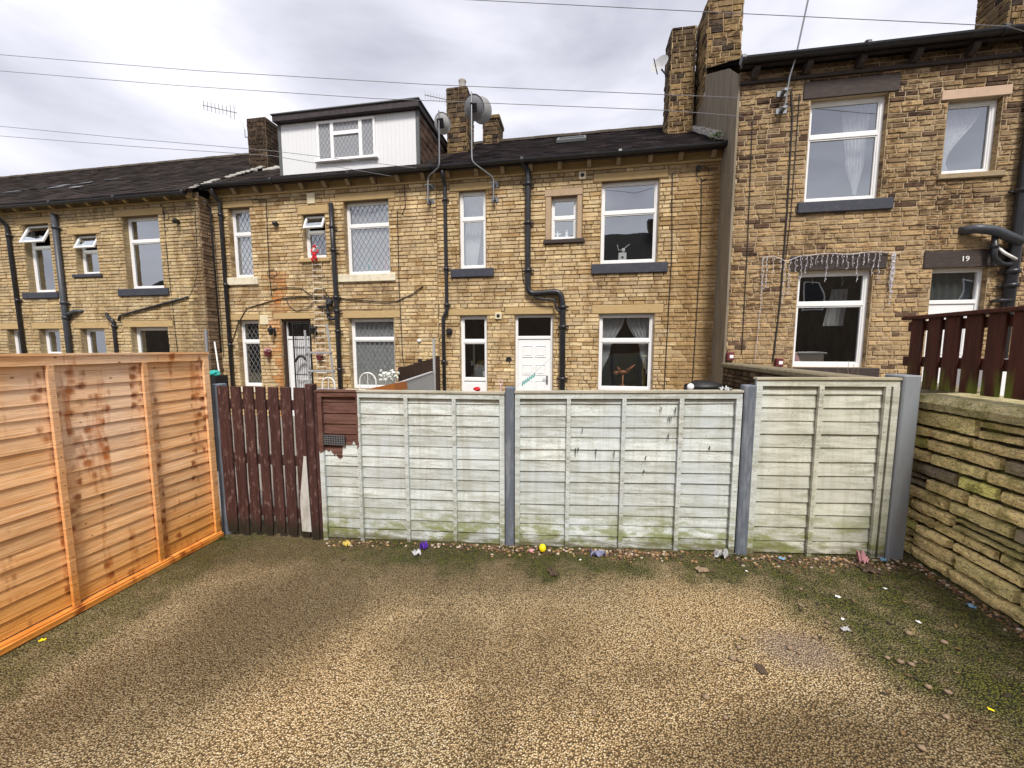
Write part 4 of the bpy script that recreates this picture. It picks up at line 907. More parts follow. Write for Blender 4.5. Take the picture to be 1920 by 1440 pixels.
m = MB(); vsx = [(-1.59, 1.32), (-1.46, 1.32), (-1.46, 1.38), (-1.495, 1.42), (-1.555, 1.42), (-1.59, 1.38)]; m.mesh([(x, YB-.03, z) for x, z in vsx]+[(x, YB-.005, z) for x, z in vsx], [tuple(range(6)), tuple(range(6, 12))[::-1]]+[(i, i+6, (i+1) % 6+6, (i+1) % 6) for i in range(6)]); m.build('number_plaque', IRON, hC)
m = MB()
cab([(1.84, 5.15), (1.86, 4.4), (1.89, 3.7), (1.87, 2.4), (1.84, .6)]); cab([(2.4, 5.0), (2.44, 3.7), (2.42, 2.0), (2.4, .7)], .008); cab([(2.42+.12*math.cos(t*.6), 5.1+.13*math.sin(t*.6)) for t in range(10)], .007); cab([(-1.25, 3.6), (-1.2, 3.1), (-1.12, 2.95)], .006)
m.tube([(2.33, YB, 5.21), (2.33, YB-.06, 5.2)], .05); m.build('wall_cable', CABLE, hC)

# ================================================================== HOUSE D (right, taller and further forward)
KD = .923; SD = lambda x: x*KD; ZD = lambda z: 1.65+(z-1.65)*KD; YD = 7.94
hD = thing('terraced_house', 'tall right-hand stone house with blackened stones, number 19 lintel and long aerial pole', 'house', (5, YD, .45))
opD = dict(w=(3.96, 5.16, ZD(4.43), ZD(6.31)), w2=(6.03, 6.80, ZD(4.79), ZD(6.07)), g=(3.96, 5.16, ZD(1.24), ZD(3.13)), dr=(6.05, 6.87, .3, ZD(3.11)))
linD = dict(w=(3.83, 5.30, ZD(6.31), ZD(6.62)), w2=(5.92, 6.90, ZD(6.07), ZD(6.24)), g=(3.80, 5.34, ZD(3.13), ZD(3.42)), dr=(5.90, 7.30, ZD(3.11), ZD(3.42)))
zsD = ZD(6.72)
m = MB(); m.col = (1, 1, 1); wall_plane(m, (0, YD, 0), (1, 0, 0), (0, -1, 0), 2.80, 14, -.3, zsD+.15, list(opD.values()), .14)
wD = m.build('wall', M_plain('pale_pointing', (.40, .31, .20), .95, 25, .7, .4, dirt=(.28, .22, .15)), hD)
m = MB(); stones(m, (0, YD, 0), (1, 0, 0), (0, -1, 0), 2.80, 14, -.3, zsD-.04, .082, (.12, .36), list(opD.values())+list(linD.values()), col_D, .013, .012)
stones(m, (0, YD-.0, 0), (1, 0, 0), (0, -1, 0), 2.80, 14, zsD+.02, zsD+.20, .09, (.2, .4), [], lambda u, z: scl((.20, .14, .09), R.uniform(.5, 1.4)), .008, .01)
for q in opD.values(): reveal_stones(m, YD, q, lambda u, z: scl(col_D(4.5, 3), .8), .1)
m.build('stonework', STONED, wD)
m = MB(); m.box(2.76, 2.797, YD-.02, 12.4, -.3, 6.5); m.face([(2.76, YD, 6.5), (2.76, 8.4, 6.9), (2.76, 12.4, 9.2), (2.76, 12.4, 6.5)]); m.build('gable_render', RENDER, wD)
m = MB(); m.box(2.78, 14, YD-.05, YD+.02, zsD-.04, zsD+.02, b=.01); m.build('string_course', LINTD, wD)
corbels(wD, [SD(x) for x in (3.26, 4.15, 5.02, 5.89, 6.74, 7.6, 8.5, 9.4)], YD-.012, zsD+.02, .09, LINTD)
gutter(hD, 2.74, 14, YD-.24, zsD+.26, .075); m = MB(); m.box(2.76, 14, YD-.16, YD-.08, zsD+.19, zsD+.30); m.build('fascia', FASC, hD)
rD = roof(hD, 2.76, 14, YD-.25, zsD+.26, .58, 12.2, tile_dark, .28, .33, .028)
chimney(rD, 2.765, 3.47, 9.9, 10.75, 7.3, 9.36, col_chim(.12, 11.5, 7.3), False, .13, (.16, .34))
chimney(rD, 8.25, 9.2, 9.7, 10.4, 7.3, 9.6, col_chim(.3), True, .13, (.16, .34))
v = opD
d1 = window(hD, YD, *v['w'], trans=ZD(5.66), rec=.09, fw=.065, sill=(3.85, 5.34, ZD(4.22), ZD(4.43)), lint=linD['w'], lintmat=LINTD)
drape(d1, (4.62, 5.08, 5.9), (4.9, 4.96, 4.4), YD+.3, folds=6, mid=(4.75, 5.05, 5.0)); drape(d1, (4.02, 4.12, 5.9), (4.02, 4.06, 5.3), YD+.3, folds=3)
d2 = window(hD, YD, *v['w2'], rec=.09, fw=.06, sill=(5.96, 6.91, ZD(4.69), ZD(4.79)), sillmat=CORB, lint=linD['w2'], lintmat=M_plain('pinkish_pale_stone', (.50, .36, .26), .85, 9, .3, .3))
drape(d2, (6.08, 6.70, ZD(6.0)), (6.10, 6.32, ZD(4.87)), YD+.24, folds=7, mid=(6.16, 6.26, ZD(5.1)))
d3 = window(hD, YD, *v['g'], trans=ZD(2.49), rec=.09, fw=.065, sill=(3.97, 5.36, ZD(1.06), ZD(1.24)), sillmat=LINTD, lint=linD['g'], lintmat=LINTD)
drape(d3, (4.80, 5.08, 2.75), (4.70, 5.06, 2.05), YD+.5, folds=4); drape(d3, (4.02, 4.15, 2.9), (4.03, 4.12, 1.9), YD+.6, folds=2, mat=PINK)
t = thing('pink_cushion', 'pink cushion leaning inside the lower left corner of the right-hand house window', 'cushion', (4.1, YD+.3, 1.32)); m = MB(); m.mesh([(4.02, YD+.28, 1.32), (4.28, YD+.3, 1.32), (4.14, YD+.34, 1.62), (4.02, YD+.34, 1.66), (4.02, YD+.38, 1.32), (4.28, YD+.38, 1.32), (4.14, YD+.38, 1.62), (4.02, YD+.38, 1.66)], [(0, 1, 2, 3), (4, 7, 6, 5), (0, 4, 5, 1), (1, 5, 6, 2), (2, 6, 7, 3), (3, 7, 4, 0)]); m.build('cover', PINK, t)
dD = door(hD, YD, *v['dr'], ZD(2.5), rec=.09, lint=linD['dr'], lintmat=LINTD, panels=2)
drape(dD, (6.10, 6.82, 2.98), (6.10, 6.82, 2.45), YD+.2, folds=6, mat=M_plain('grey_curtain', (.10, .11, .11), .9))
cu = bpy.data.curves.new('t', 'FONT'); cu.body = '19'; cu.size = .125; cu.extrude = .004; to = bpy.data.objects.new('t', cu); COL.objects.link(to); bpy.context.view_layer.update()
me = bpy.data.meshes.new_from_object(to); bpy.data.objects.remove(to)
no = bpy.data.objects.new('house_number', me); COL.objects.link(no); me.materials.append(WHITE); no.parent = dD; no.rotation_euler = (rad(90), 0, 0); no.location = Vector((6.43, YD-.03, ZD(3.22)))-ORG[dD]
m = MB()
def cab2(pts, r=.012): m.tube([(SD(x), YD-.025, ZD(z)) for x, z in pts], r, 5)
cab2([(3.93, 6.5), (3.98, 6.0), (4.0, 4.2), (3.98, 2.5), (3.92, 1.35)], .014); cab2([(4.08, 6.4), (4.07, 4.2), (4.03, 3.4)], .007); cab2([(3.28, 6.04), (3.30, 5), (3.32, 3.78), (3.33, 1.5)], .008)
m.build('wall_cable', CABLE, hD)
# plumbing at the right end
pipe(hD, [(7.15, YD-.1, zsD+.2), (7.13, YD-.1, ZD(4.6)), (7.12, YD-.1, ZD(3.1)), (7.10, YD-.1, .5)], .075, None, 'soil_pipe', collars=[(7.12, YD-.1, ZD(3.0)), (7.12, YD-.1, ZD(2.75)), (7.13, YD-.1, ZD(4.4))], n=16)
pipe(hD, bend([(6.42, YD+.02, ZD(3.77)), (6.50, YD-.14, ZD(3.77)), (6.75, YD-.16, ZD(3.72)), (7.15, YD-.14, ZD(3.50))], .08), [.055]*0 or .075, PIPEG, 'soil_pipe', collars=[], n=16)
pipe(hD, bend([(6.80, YD-.12, ZD(3.66)), (6.82, YD-.12, ZD(3.24)), (6.95, YD-.12, ZD(3.12)), (7.12, YD-.12, ZD(3.12))], .06), .04, None, 'waste_pipe', collars=[(6.81, YD-.12, ZD(3.45))])
pipe(hD, bend([(6.90, YD-.02, ZD(3.5)), (6.92, YD-.16, ZD(3.32)), (7.10, YD-.16, ZD(3.2))], .06), .022, WMET, 'waste_pipe')
pipe(hD, bend([(6.95, YD-.03, 2.42), (6.95, YD-.15, 2.42), (7.1, YD-.15, 2.42)], .03), .03, None, 'waste_pipe')
# icicle fairy lights
t = thing('icicle_lights', 'white icicle fairy light string hanging unlit across the ground floor lintel of the right-hand house', 'string lights', (4.4, YD-.06, 3.3))
m = MB(); y = YD-.05; top = lambda x: ZD(3.43)+.015*math.sin(x*9)-(.12*max(0, 1-abs(x-3.72)/.22))
m.tube([(x/100, y, top(x/100)) for x in range(332, 560, 6)], .006, 5)
drops = [(3.34, .62), (3.40, .55), (3.50, .3), (3.62, .22), (3.70, .75), (3.78, .6)]+[(3.88+.082*i, R.choice([.18, .25, .3, .42, .5, .22])) for i in range(17)]+[(5.40+R.uniform(-.03, .03), R.uniform(.5, .95)) for i in range(9)]
for (x, L) in drops:
    n = max(4, int(L/.05)); m.tube([(x+R.uniform(-.02, .02), y-.01+R.uniform(-.01, .01), top(x)-L*i/n) for i in range(n+1)], .0042, 4)
    for i in range(1, n+1, 2): m.blob((x+R.uniform(-.02, .02), y-.015, top(x)-L*i/n), .010, .010, .013, 5, 3)
m.tube([(3.32, y, top(3.32)), (3.34, y, 2.4), (3.30, y, 1.4)], .004, 4)
m.build('light_string', M_plain('white_wire', (.55, .53, .57), .5), t)
# aerial pole on D
t = thing('tv_aerial_mast', 'tall thin leaning metal aerial mast bracketed to the wall of the right-hand house', 'aerial', (3.55, YD-.1, 5.9))
m = MB(); m.tube([(SD(3.78), YD-.13, ZD(6.10)), (SD(3.82), YD-.16, ZD(6.65)), (SD(3.88), YD-.2, ZD(6.95)), (3.68, YD-.3, 7.45), (3.74, YD-.3, 8.9)], .014, 8); m.build('pole', GALV, t)
m = MB()
for z in (ZD(6.14), ZD(6.45)): m.box(SD(3.78)-.09, SD(3.78)+.09, YD-.03, YD-.004, z-.05, z+.05, b=.005); m.box(SD(3.78)-.03, SD(3.78)+.03, YD-.16, YD-.03, z-.02, z+.02); m.tube([(SD(3.78)-.07, YD-.14, z), (SD(3.78)+.07, YD-.14, z)], .012, 6)
m.build('bracket', GALV, t)
m = MB(); m.tube([(3.0, YD-.3, 8.2), (4.4, YD-.3, 8.35)], .012, 6); m.build('boom', GALV, t)

# ================================================================== dishes and aerials
def dish(x, z, Y, r, label, pole, mat, nrm, bracket):
    t = thing('satellite_dish', label, 'satellite dish', (bracket[0], YB-.02, bracket[1]))
    N = Vector(nrm).normalized(); A = N.cross(Vector((0, 0, 1))).normalized(); B = A.cross(N).normalized(); C = Vector((x, Y, z))
    m = MB(); vs = []; n = 28; rings = 6
    for side in (0, 1):
        for i in range(rings+1):
            q = i/rings
            for k in range(n): a = 2*math.pi*k/n; vs.append(C+(A*math.cos(a)*r*.9+B*math.sin(a)*r)*q+N*(q*q*r*.28-side*.012))
    fs = [];
    for side in (0, 1):
        o = side*(rings+1)*n
        for i in range(rings):
            for k in range(n): fs.append((o+i*n+k, o+i*n+(k+1) % n, o+(i+1)*n+(k+1) % n, o+(i+1)*n+k))
    o1, o2 = rings*n, (2*rings+1)*n
    for k in range(n): fs.append((o1+k, o1+(k+1) % n, o2+(k+1) % n, o2+k))
    m.mesh(vs, fs); m.build('dish_bowl', mat, t, True)
    m = MB(); m.tube([C-N*.02, C-N*.1], .035, 8); m.tube([C-B*r*.95+N*r*.25, C-B*r*.7+N*r*1.15, C-B*r*.15+N*r*1.3], .012, 6); m.obox(C-N*.1-A*.07-B*.09, A*.14, B*.18, N*.05, b=.01); m.build('feed_arm', IRON, t)
    m = MB(); m.blob(C-B*r*.12+N*r*1.3, .035, .035, .05); m.build('receiver', IRON, t)
    m = MB(); m.tube(bend(pole, .10), .0155, 8); m.build('pole', GALV, t)
    m = MB()
    for z_ in bracket[2:]:
        X = bracket[0]; m.box(X-.08, X+.08, YB-.03, YB-.004, z_-.05, z_+.05, b=.005); m.box(X-.025, X+.025, YB-.16, YB-.03, z_-.02, z_+.02); m.tube([(X-.09, YB-.16, z_), (X+.09, YB-.16, z_)], .012, 6)
    m.build('bracket', GALV, t); return t
dish(-2.21, 6.63, 8.30, .24, 'larger grey satellite dish on a cranked pole in front of the stone chimney', [(-1.83, 8.42, 4.78), (-1.82, 8.42, 5.25), (-2.23, 8.2, 5.50), (-2.24, 8.2, 5.65), (-2.235, 8.2, 6.88)], DISH, (-.12, .85, .42), (-1.83, 4.85, 4.85, 5.16))
dish(-2.92, 6.38, 8.30, .205, 'smaller grey satellite dish on a cranked pole beside the tile-hung cheek of the dormer', [(-3.31, 8.42, 4.84), (-3.30, 8.42, 5.38), (-2.96, 8.2, 5.45), (-2.95, 8.2, 5.6), (-2.945, 8.2, 6.58)], DISHW, (.05, .85, .42), (-3.31, 4.9, 4.9, 5.21))
t = thing('satellite_dish', 'pale satellite dish fixed to the left side of the tall chimney by the right-hand house', 'satellite dish', (2.1, 10.7, 8.4))
C = Vector((1.90, 10.6, 8.50)); N = Vector((-.5, -.75, .35)).normalized(); A = N.cross(Vector((0, 0, 1))).normalized(); B = A.cross(N); m = MB(); n = 24
m.mesh([C+(A*math.cos(2*math.pi*k/n)*.3+B*math.sin(2*math.pi*k/n)*.33)*q*.72+N*(q*q*.07) for q in (0.02, .5, 1) for k in range(n)], [(i*n+k, i*n+(k+1) % n, (i+1)*n+(k+1) % n, (i+1)*n+k) for i in range(2) for k in range(n)]); m.build('dish_bowl', DISHW, t, True)
m = MB(); m.tube([C, C-N*.1, (2.1, 10.7, 8.3)], .02, 6); m.tube([C-B*.3+N*.05, C-B*.15+N*.35], .012, 6); m.build('mount', IRON, t)
t = thing('satellite_dish', 'pale satellite dish half hidden behind the right edge of the larger grey dish', 'satellite dish', (-2.98, 10.5, 7.7))
C = Vector((-2.53, 10.2, 7.68)); N = Vector((-.1, .85, .45)).normalized(); A = N.cross(Vector((0, 0, 1))).normalized(); B = A.cross(N); m = MB(); n = 24
m.mesh([C+(A*math.cos(2*math.pi*k/n)*.27+B*math.sin(2*math.pi*k/n)*.30)*q+N*(q*q*.08) for q in (0.02, .5, 1) for k in range(n)], [(i*n+k, i*n+(k+1) % n, (i+1)*n+(k+1) % n, (i+1)*n+k) for i in range(2) for k in range(n)]); m.build('dish_bowl', DISHW, t, True)
m = MB(); m.tube([C, C-N*.08, (-2.7, 10.3, 7.75), (-2.98, 10.5, 7.7)], .02, 6); m.tube([C-B*.28+N*.06, C-B*.2+N*.33], .015, 6); m.build('mount', IRON, t)
def yagi(name_lbl, p0, p1, ne, eh, mast, lean=Vector((0, 0, 1))):
    t = thing('tv_aerial', name_lbl, 'aerial', mast[0]); p0, p1 = Vector(p0), Vector(p1); m = MB(); m.tube([p0, p1], .011, 6); m.build('boom', GALV, t); m = MB()
    for i in range(ne):
        c = p0+(p1-p0)*(i+.2)/ne; h = eh*(1 if i < ne-2 else 1.5); m.tube([c-lean*h, c+lean*h], .009, 5)
    m.build('elements', GALV, t); m = MB(); m.tube(mast, .012, 6); m.build('mast', GALV, t)
yagi('spiky tv aerial on a bent mast fixed to the dark left chimney', (-11.13, 10.5, 8.82), (-9.97, 10.5, 8.49), 9, .13, [(-9.55, 10.5, 7.80), (-9.76, 10.5, 7.80), (-9.76, 10.5, 8.02), (-9.97, 10.5, 8.49)])
yagi('spiky tv aerial behind the stone chimney, just right of the dormer roof', (-4.52, 11.4, 8.98), (-3.75, 11.4, 8.75), 9, .10, [(-3.52, 11.0, 8.2), (-3.6, 11.4, 8.3), (-3.75, 11.4, 8.75)])
# overhead cables
def px_line(pts): return pts
m_cables = [('overhead_cable', 'uppermost long overhead cable crossing the sky from the left edge to the tall chimney', [(-12.44, 7, 7.95), (-7.5, 7, 7.08), (-2.73, 7, 6.32), (1.37, 7, 5.73), (2.75, 7.6, 5.9)]),
    ('overhead_cable', 'second overhead cable, just below and parallel to the uppermost one across the sky', [(-12.5, 7, 7.63), (-8, 7, 6.86), (-3.77, 7, 6.19), (1.38, 7, 5.49), (2.75, 7.6, 5.60)]),
    ('overhead_cable', 'third overhead cable crossing the upper half of the white dormer front', [(-12.69, 7, 6.51), (-9.2, 7, 5.95), (-5.93, 7, 5.45), (-3.35, 7.9, 5.33)]),
    ('overhead_cable', 'lowest overhead cable crossing the foot of the white dormer to the wall below', [(-12.72, 7, 6.31), (-9.2, 7, 5.80), (-5.94, 7, 5.36), (-3.93, 8.5, 5.42)]),
    ('overhead_cable', 'overhead cable in the top right sky running behind the aerial mast', [(-1.83, 7, 7.58), (2.0, 7, 6.88), (5.95, 7, 6.17), (8.2, 8.6, 6.8)])]
for nm, lb, pts in m_cables:
    m = MB(); fine = []
    P = [Vector(p) for p in pts]; d0 = (P[0]-P[1]); P = [P[0]+d0*1.2]+P
    for i in range(len(P)-1):
        for k in range(6): fine.append(P[i].lerp(P[i+1], k/6))
    fine.append(P[-1]); m.tube(fine, .0052, 5); tag(m.build(nm, WIRE, loc=P[-1]), lb, 'cable', 'overhead cables')

# ================================================================== FENCES
def lap_panel(t, O, U, N, L, zb, zt, ns, mat, battens, topw=.045, stile=.04, slope=0., seed=1, cap=True, bw=.034):
    """overlap panel; zb(u) base height, zt(u) top height"""
    rr = random.Random(seed); O, U, N = Vector(O), Vector(U), Vector(N); Z = Vector((0, 0, 1)); P = lambda u, n, z: O+U*u+N*n+Z*z
    m = MB(); K = max(4, int(L/.05))
    for i in range(ns):
        j0 = (i)/ns; j1 = (i+1)/ns; jit = rr.uniform(-.006, .006); c = scl((1, 1, 1), rr.uniform(.86, 1.12)); ph = rr.uniform(0, 50); prt = rr.uniform(.011, .016); top = []; bot = []
        for k in range(K+1):
            u = L*k/K; H0, H1 = zb(u), zt(u); wv = .0030*nz(u*2.2+ph, i*3.7)+.0012*nz(u*9+ph, i)
            z0 = H0+(H1-H0)*j0+jit*(i > 0)+wv; z1 = H0+(H1-H0)*j1+.018
            warp = .004*nz(u*1.5+ph, 9.)
            top.append((P(u, .002, min(z1, H1)), )); bot.append((P(u, prt+warp, z0), P(u, prt-.012+warp, z0-.001)))
        n = len(m.v)
        vs = [p for q in top for p in q]+[p for q in bot for p in q]
        fs = [(k, k+1, K+1+2*(k+1), K+1+2*k)[::-1] for k in range(K)]+[(K+1+2*k, K+1+2*(k+1), K+2+2*(k+1), K+2+2*k)[::-1] for k in range(K)]
        m.mesh(vs, fs, c)
    m.face([P(0, -.012, zb(0)), P(L, -.012, zb(L)), P(L, -.012, zt(L)), P(0, -.012, zt(0))], (.5, .5, .5))
    m.build('slats', mat, t)
    def bar(u0, u1, n0, n1, za0, za1, zb0, zb1, nm):   # from u0 (za0..za1) to u1 (zb0..zb1)
        q = MB(); vs = [P(u0, n0, za0), P(u1, n0, zb0), P(u1, n1, zb0), P(u0, n1, za0), P(u0, n0, za1), P(u1, n0, zb1), P(u1, n1, zb1), P(u0, n1, za1)]
        q.mesh(vs, [(0, 3, 2, 1), (4, 5, 6, 7), (0, 1, 5, 4), (1, 2, 6, 5), (2, 3, 7, 6), (3, 0, 4, 7)], (.80, .70, .58) if nm == 'capping' and mat is FENCE else scl((1, 1, 1), rr.uniform(.92, 1.08))); return q.build(nm, mat, t)
    bar(0, L, .018, .036, zt(0)-topw, zt(0), zt(L)-topw, zt(L), 'top_rail')
    if cap: bar(-.004, L+.004, -.02, .046, zt(0)+.001, zt(0)+.016, zt(L)+.001, zt(L)+.016, 'capping')
    for u in (0, L-stile): bar(u, u+stile, .0175, .040, zb(u)-.02, zt(u)-topw-.001, zb(u)-.02, zt(u)-topw-.001, 'batten')
    q = MB()
    for (ub, ut) in list(battens)+[(stile/2, stile/2), (L-stile/2, L-stile/2)]:
        for i in range(ns):
            f = (i+.35+rr.uniform(-.08, .08))/ns; u = ub+(ut-ub)*f; z = zb(u)+(zt(u)-zb(u))*f
            if z > zt(u)-topw: continue
            c = P(u+rr.uniform(-.005, .005), .0385, z); q.blob(c, .0032, .0032, .0032, 5, 3)
    q.build('nail_heads', NAIL, t)
    for (ub, ut) in battens:
        h = bw/2; q = MB(); vs = []
        for (uu, z) in ((ub, zb(ub)-.02), (ut, zt(ut)-topw-.001)):
            vs += [P(uu-h, .0175, z), P(uu+h, .0175, z), P(uu+h*.9, .038, z), P(uu-h*.9, .038, z)]
        q.mesh(vs, [(0, 3, 2, 1), (4, 5, 6, 7), (0, 1, 5, 4), (1, 2, 6, 5), (2, 3, 7, 6), (3, 0, 4, 7)], scl((1, 1, 1) if mat is not ORANGE else (.82, .72, .62), rr.uniform(.92, 1.08))); q.build('batten', ORANGEB if mat is ORANGE else mat, t)
YF = 3.08
def fp(label, x0, x1, zb0, zb1, zt0, zt1, ns, bats, seed):
    t = thing('timber_fence', label, 'fence', (x0, YF, zb0)); L = x1-x0
    lap_panel(t, (x0, YF, 0), (1, 0, 0), (0, -1, 0), L, lambda u: zb0+(zb1-zb0)*u/L, lambda u: zt0+(zt1-zt0)*u/L, ns, FENCE, [(b-x0, b-x0+.002) for b in bats], seed=seed); return t
t1 = fp('pale painted fence panel next to the brown gate, with a brown stained upper corner', -2.27, -.578, -.10, -.02, 1.255, 1.265, 14, [-1.885, -1.44, -1.01], 3)
fp('middle pale painted fence panel with black scratches, between the two blue-grey posts', -.49, 1.205, -.02, .085, 1.275, 1.315, 14, [-.06, .365, .785], 5)
fp('right pale painted fence panel, taller and greener, next to the stone boundary wall', 1.295, 2.20, .085, .145, 1.41, 1.42, 13, [1.72, 2.13], 8)
m = MB(); m.box(-2.235, -2.02, YF-.032, YF-.026, .775, .865); pg = m.build('hole_backing', IRON, t1)
m = MB()
for i in range(10): m.box(-2.235+i*.023, -2.231+i*.023, YF-.036, YF-.033, .775, .865)
for i in range(5): m.box(-2.235, -2.02, YF-.036, YF-.033, .78+i*.02, .784+i*.02)
m.build('wire_mesh', LEAD, t1)
m = MB()   # thin black slivers laid on the slats as dark scratches and drips
for (x, z, l) in ((-.0, .84, .08), (.02, .845, .04), (.16, .84, .09), (.30, .83, .06), (.05, 1.0, .04), (.64, 1.19, .05), (.745, 1.19, .07), (.70, 1.12, .05), (.715, 1.12, .05), (.70, .98, .05), (.54, .80, .04), (.53, .69, .03), (1.0, .90, .04)):
    m.mesh([(x-.004, YF-.0275, z), (x+.004, YF-.0275, z), (x+.001, YF-.027, z-l), (x-.004, YF-.0225, z), (x+.004, YF-.0225, z), (x+.001, YF-.022, z-l)], [(0, 1, 2), (3, 5, 4), (0, 3, 4, 1), (1, 4, 5, 2), (2, 5, 3, 0)])
tag(m.build('dark_slivers', IRON, bpy.data.objects['timber_fence.001']))
def post(label, x0, x1, y0, y1, z0, z1, mat):
    m = MB(); m.box(x0, x1, y0, y1, z0, z1, b=.008); tag(m.build('fence_post', mat, loc=((x0+x1)/2, y0, z0)), label, 'post')
post('blue-grey timber post left of the middle pale fence panel', -.570, -.498, YF-.055, YF+.04, -.05, 1.325, POSTG)
post('blue-grey scratched post right of the middle pale fence panel', 1.212, 1.292, YF-.055, YF+.04, 0, 1.37, POSTG)
post('pale grey post at the right end of the fence, against the stone boundary wall', 2.205, 2.31, YF-.06, YF+.12, .05, 1.455, POSTL)
post('dark brown post at the right side of the gate', -2.385, -2.31, YF-.05, YF+.03, -.16, 1.32, GATEW)
post('slim brown post between gate post and first pale panel', -2.308, -2.272, YF-.04, YF+.02, -.14, 1.26, GATEW)
post('grey concrete post between the orange fence and the brown gate', -3.40, -3.315, YF+.0, YF+.09, -.2, 1.30, POSTG)
# gate
t = thing('picket_gate', 'dark brown flaking picket gate between the orange fence and the pale panels', 'gate', (-2.85, YF, -.17))
bx = [(-3.305, -3.188), (-3.158, -3.058), (-3.025, -2.925), (-2.893, -2.80), (-2.768, -2.668), (-2.636, -2.536), (-2.503, -2.398)]
for i, (a, b) in enumerate(bx):
    m = MB(); n = 16; dx = R.uniform(-.008, .008); vs = []; zb_ = gz(a)+R.uniform(-.01, .03)+.02
    for k in range(n+1):
        z = zb_+(1.285+R.uniform(-.004, .004)*0-zb_)*k/n; s = dx*(1-k/n); e1 = .006*nz(k*.5, i*9.1); e2 = .006*nz(k*.5, i*5.3+40); q = .010 if k == 0 else 0
        for yy in (YF-.035, YF-.016): vs += [(a+s+e1+q, yy, z), (b+s+e2-q, yy, z)]
    fs = []
    for k in range(n):
        o = 4*k; fs += [(o, o+1, o+5, o+4), (o+2, o+6, o+7, o+3), (o, o+4, o+6, o+2), (o+1, o+3, o+7, o+5)]
    fs += [(0, 2, 3, 1), (4*n, 4*n+1, 4*n+3, 4*n+2)]
    m.mesh(vs, fs); o = m.build('picket', GATEW, t)
m = MB(); zz0 = gz(-2.4)+.07; m.mesh([(-2.485, YF-.043, zz0), (-2.39, YF-.043, zz0), (-2.405, YF-.043, .66), (-2.43, YF-.043, .66), (-2.49, YF-.043, .25), (-2.485, YF-.037, zz0), (-2.39, YF-.037, zz0), (-2.405, YF-.037, .66), (-2.43, YF-.037, .66), (-2.49, YF-.037, .25)], [(0, 1, 2, 3, 4), (5, 9, 8, 7, 6), (0, 5, 6, 1), (1, 6, 7, 2), (2, 7, 8, 3), (3, 8, 9, 4), (4, 9, 5, 0)]); o = m.build('repair_board', M_plain('whitish_board', (.50, .50, .48), .8, 8, .7, .3, dirt=(.2, .17, .12), stretch=(1, 1, .4)), t); o['label'] = 'whitish tapering repair board at the gate foot'
m = MB()
for z in (.1, .60, 1.12): m.box(-3.30, -2.40, YF-.014, YF+.02, z-.045, z+.045, b=.004)
m.build('rail', GATEW, t)
for (xx, lb) in ((-2.785, 'blue plastic bottle seen through the upper middle gap of the brown gate'), (-2.652, 'blue plastic bottle seen through the gap right of the middle of the brown gate')):
    m = MB(); m.lathe((xx, YF+.07, 1.17), [(0, 0), (.022, 0), (.022, .07), (.01, .09), (.01, .105), (0, .105)], 10); o = tag(m.build('plastic_bottle', BLUEB, loc=(xx, YF+.07, 1.17)), lb, 'bottle')
# orange fence
XO = -3.38
t = thing('timber_fence', 'new orange timber lap fence panel along the left side of the parking bay', 'fence', (XO, 2.2, -.17))
lap_panel(t, (XO, -1.0, 0), (0, 1, 0), (1, 0, 0), 4.02, lambda u: -.10, lambda u: 1.585+.02*(1-u/4), 17, ORANGE, [(.9, .9), (1.9, 1.9), (2.94, 2.94), (3.49, 3.49)], topw=.06, stile=.05, seed=11, bw=.036)
m = MB(); m.box(XO+.0, XO+.05, -1.0, 3.02, -.19, -.11, (.9, .75, .6), .004); m.box(XO+.05, XO+.062, -1., 3.02, -.16, -.125, (1.05, .9, .7)); m.build('gravel_board', ORANGE, t)

# ================================================================== RIGHT BOUNDARY WALL
XR = 2.40
t = thing('boundary_wall', 'mossy rough stone boundary wall with flat coping on the right of the parking bay', 'wall', (XR, 1, .1))
m = MB(); m.box(XR+.03, XR+.40, -2.5, 3.22, -.1, 1.22, (.035, .026, .016)); m.build('wall_core', YWALL, t)
m = MB(); rr = random.Random(5); z = .04
def ystone(y0, y1, z0, z1, c):
    nu, nv = max(4, int((y1-y0)/.022)), max(3, int((z1-z0)/.018)); g = .0095; vs = []; ph = rr.uniform(0, 99); pr = rr.uniform(.01, .035)
    for j in range(nv+1):
        for i in range(nu+1):
            u = 0 if i == 0 else (1 if i == nu else .007/(y1-y0)+(1-.014/(y1-y0))*(i-1)/(nu-2)); v_ = 0 if j == 0 else (1 if j == nv else .006/(z1-z0)+(1-.012/(z1-z0))*(j-1)/(nv-2)); e = min(1, min(u, 1-u)*(y1-y0)/.02)*min(1, min(v_, 1-v_)*(z1-z0)/.014); y = y0+g+(y1-y0-2*g)*u; zz_ = z0+g+(z1-z0-2*g)*v_
            y += .008*nz(v_*3+ph, u*2)+.003*nz(zz_*90, ph); zz_ += .007*nz(u*3+ph, v_*2+7)+.004*nz(y*50, ph)
            d = -.02 if (i in (0, nu) or j in (0, nv)) else pr*(.65+.35*e)+.008*nz(y*10+ph, zz_*22)+.005*nz(y*34, zz_*62)
            vs.append((XR+.03-.012-d, y, zz_))
    m.mesh(vs, [(j*(nu+1)+i, (j+1)*(nu+1)+i, (j+1)*(nu+1)+i+1, j*(nu+1)+i+1) for j in range(nv) for i in range(nu)], c)
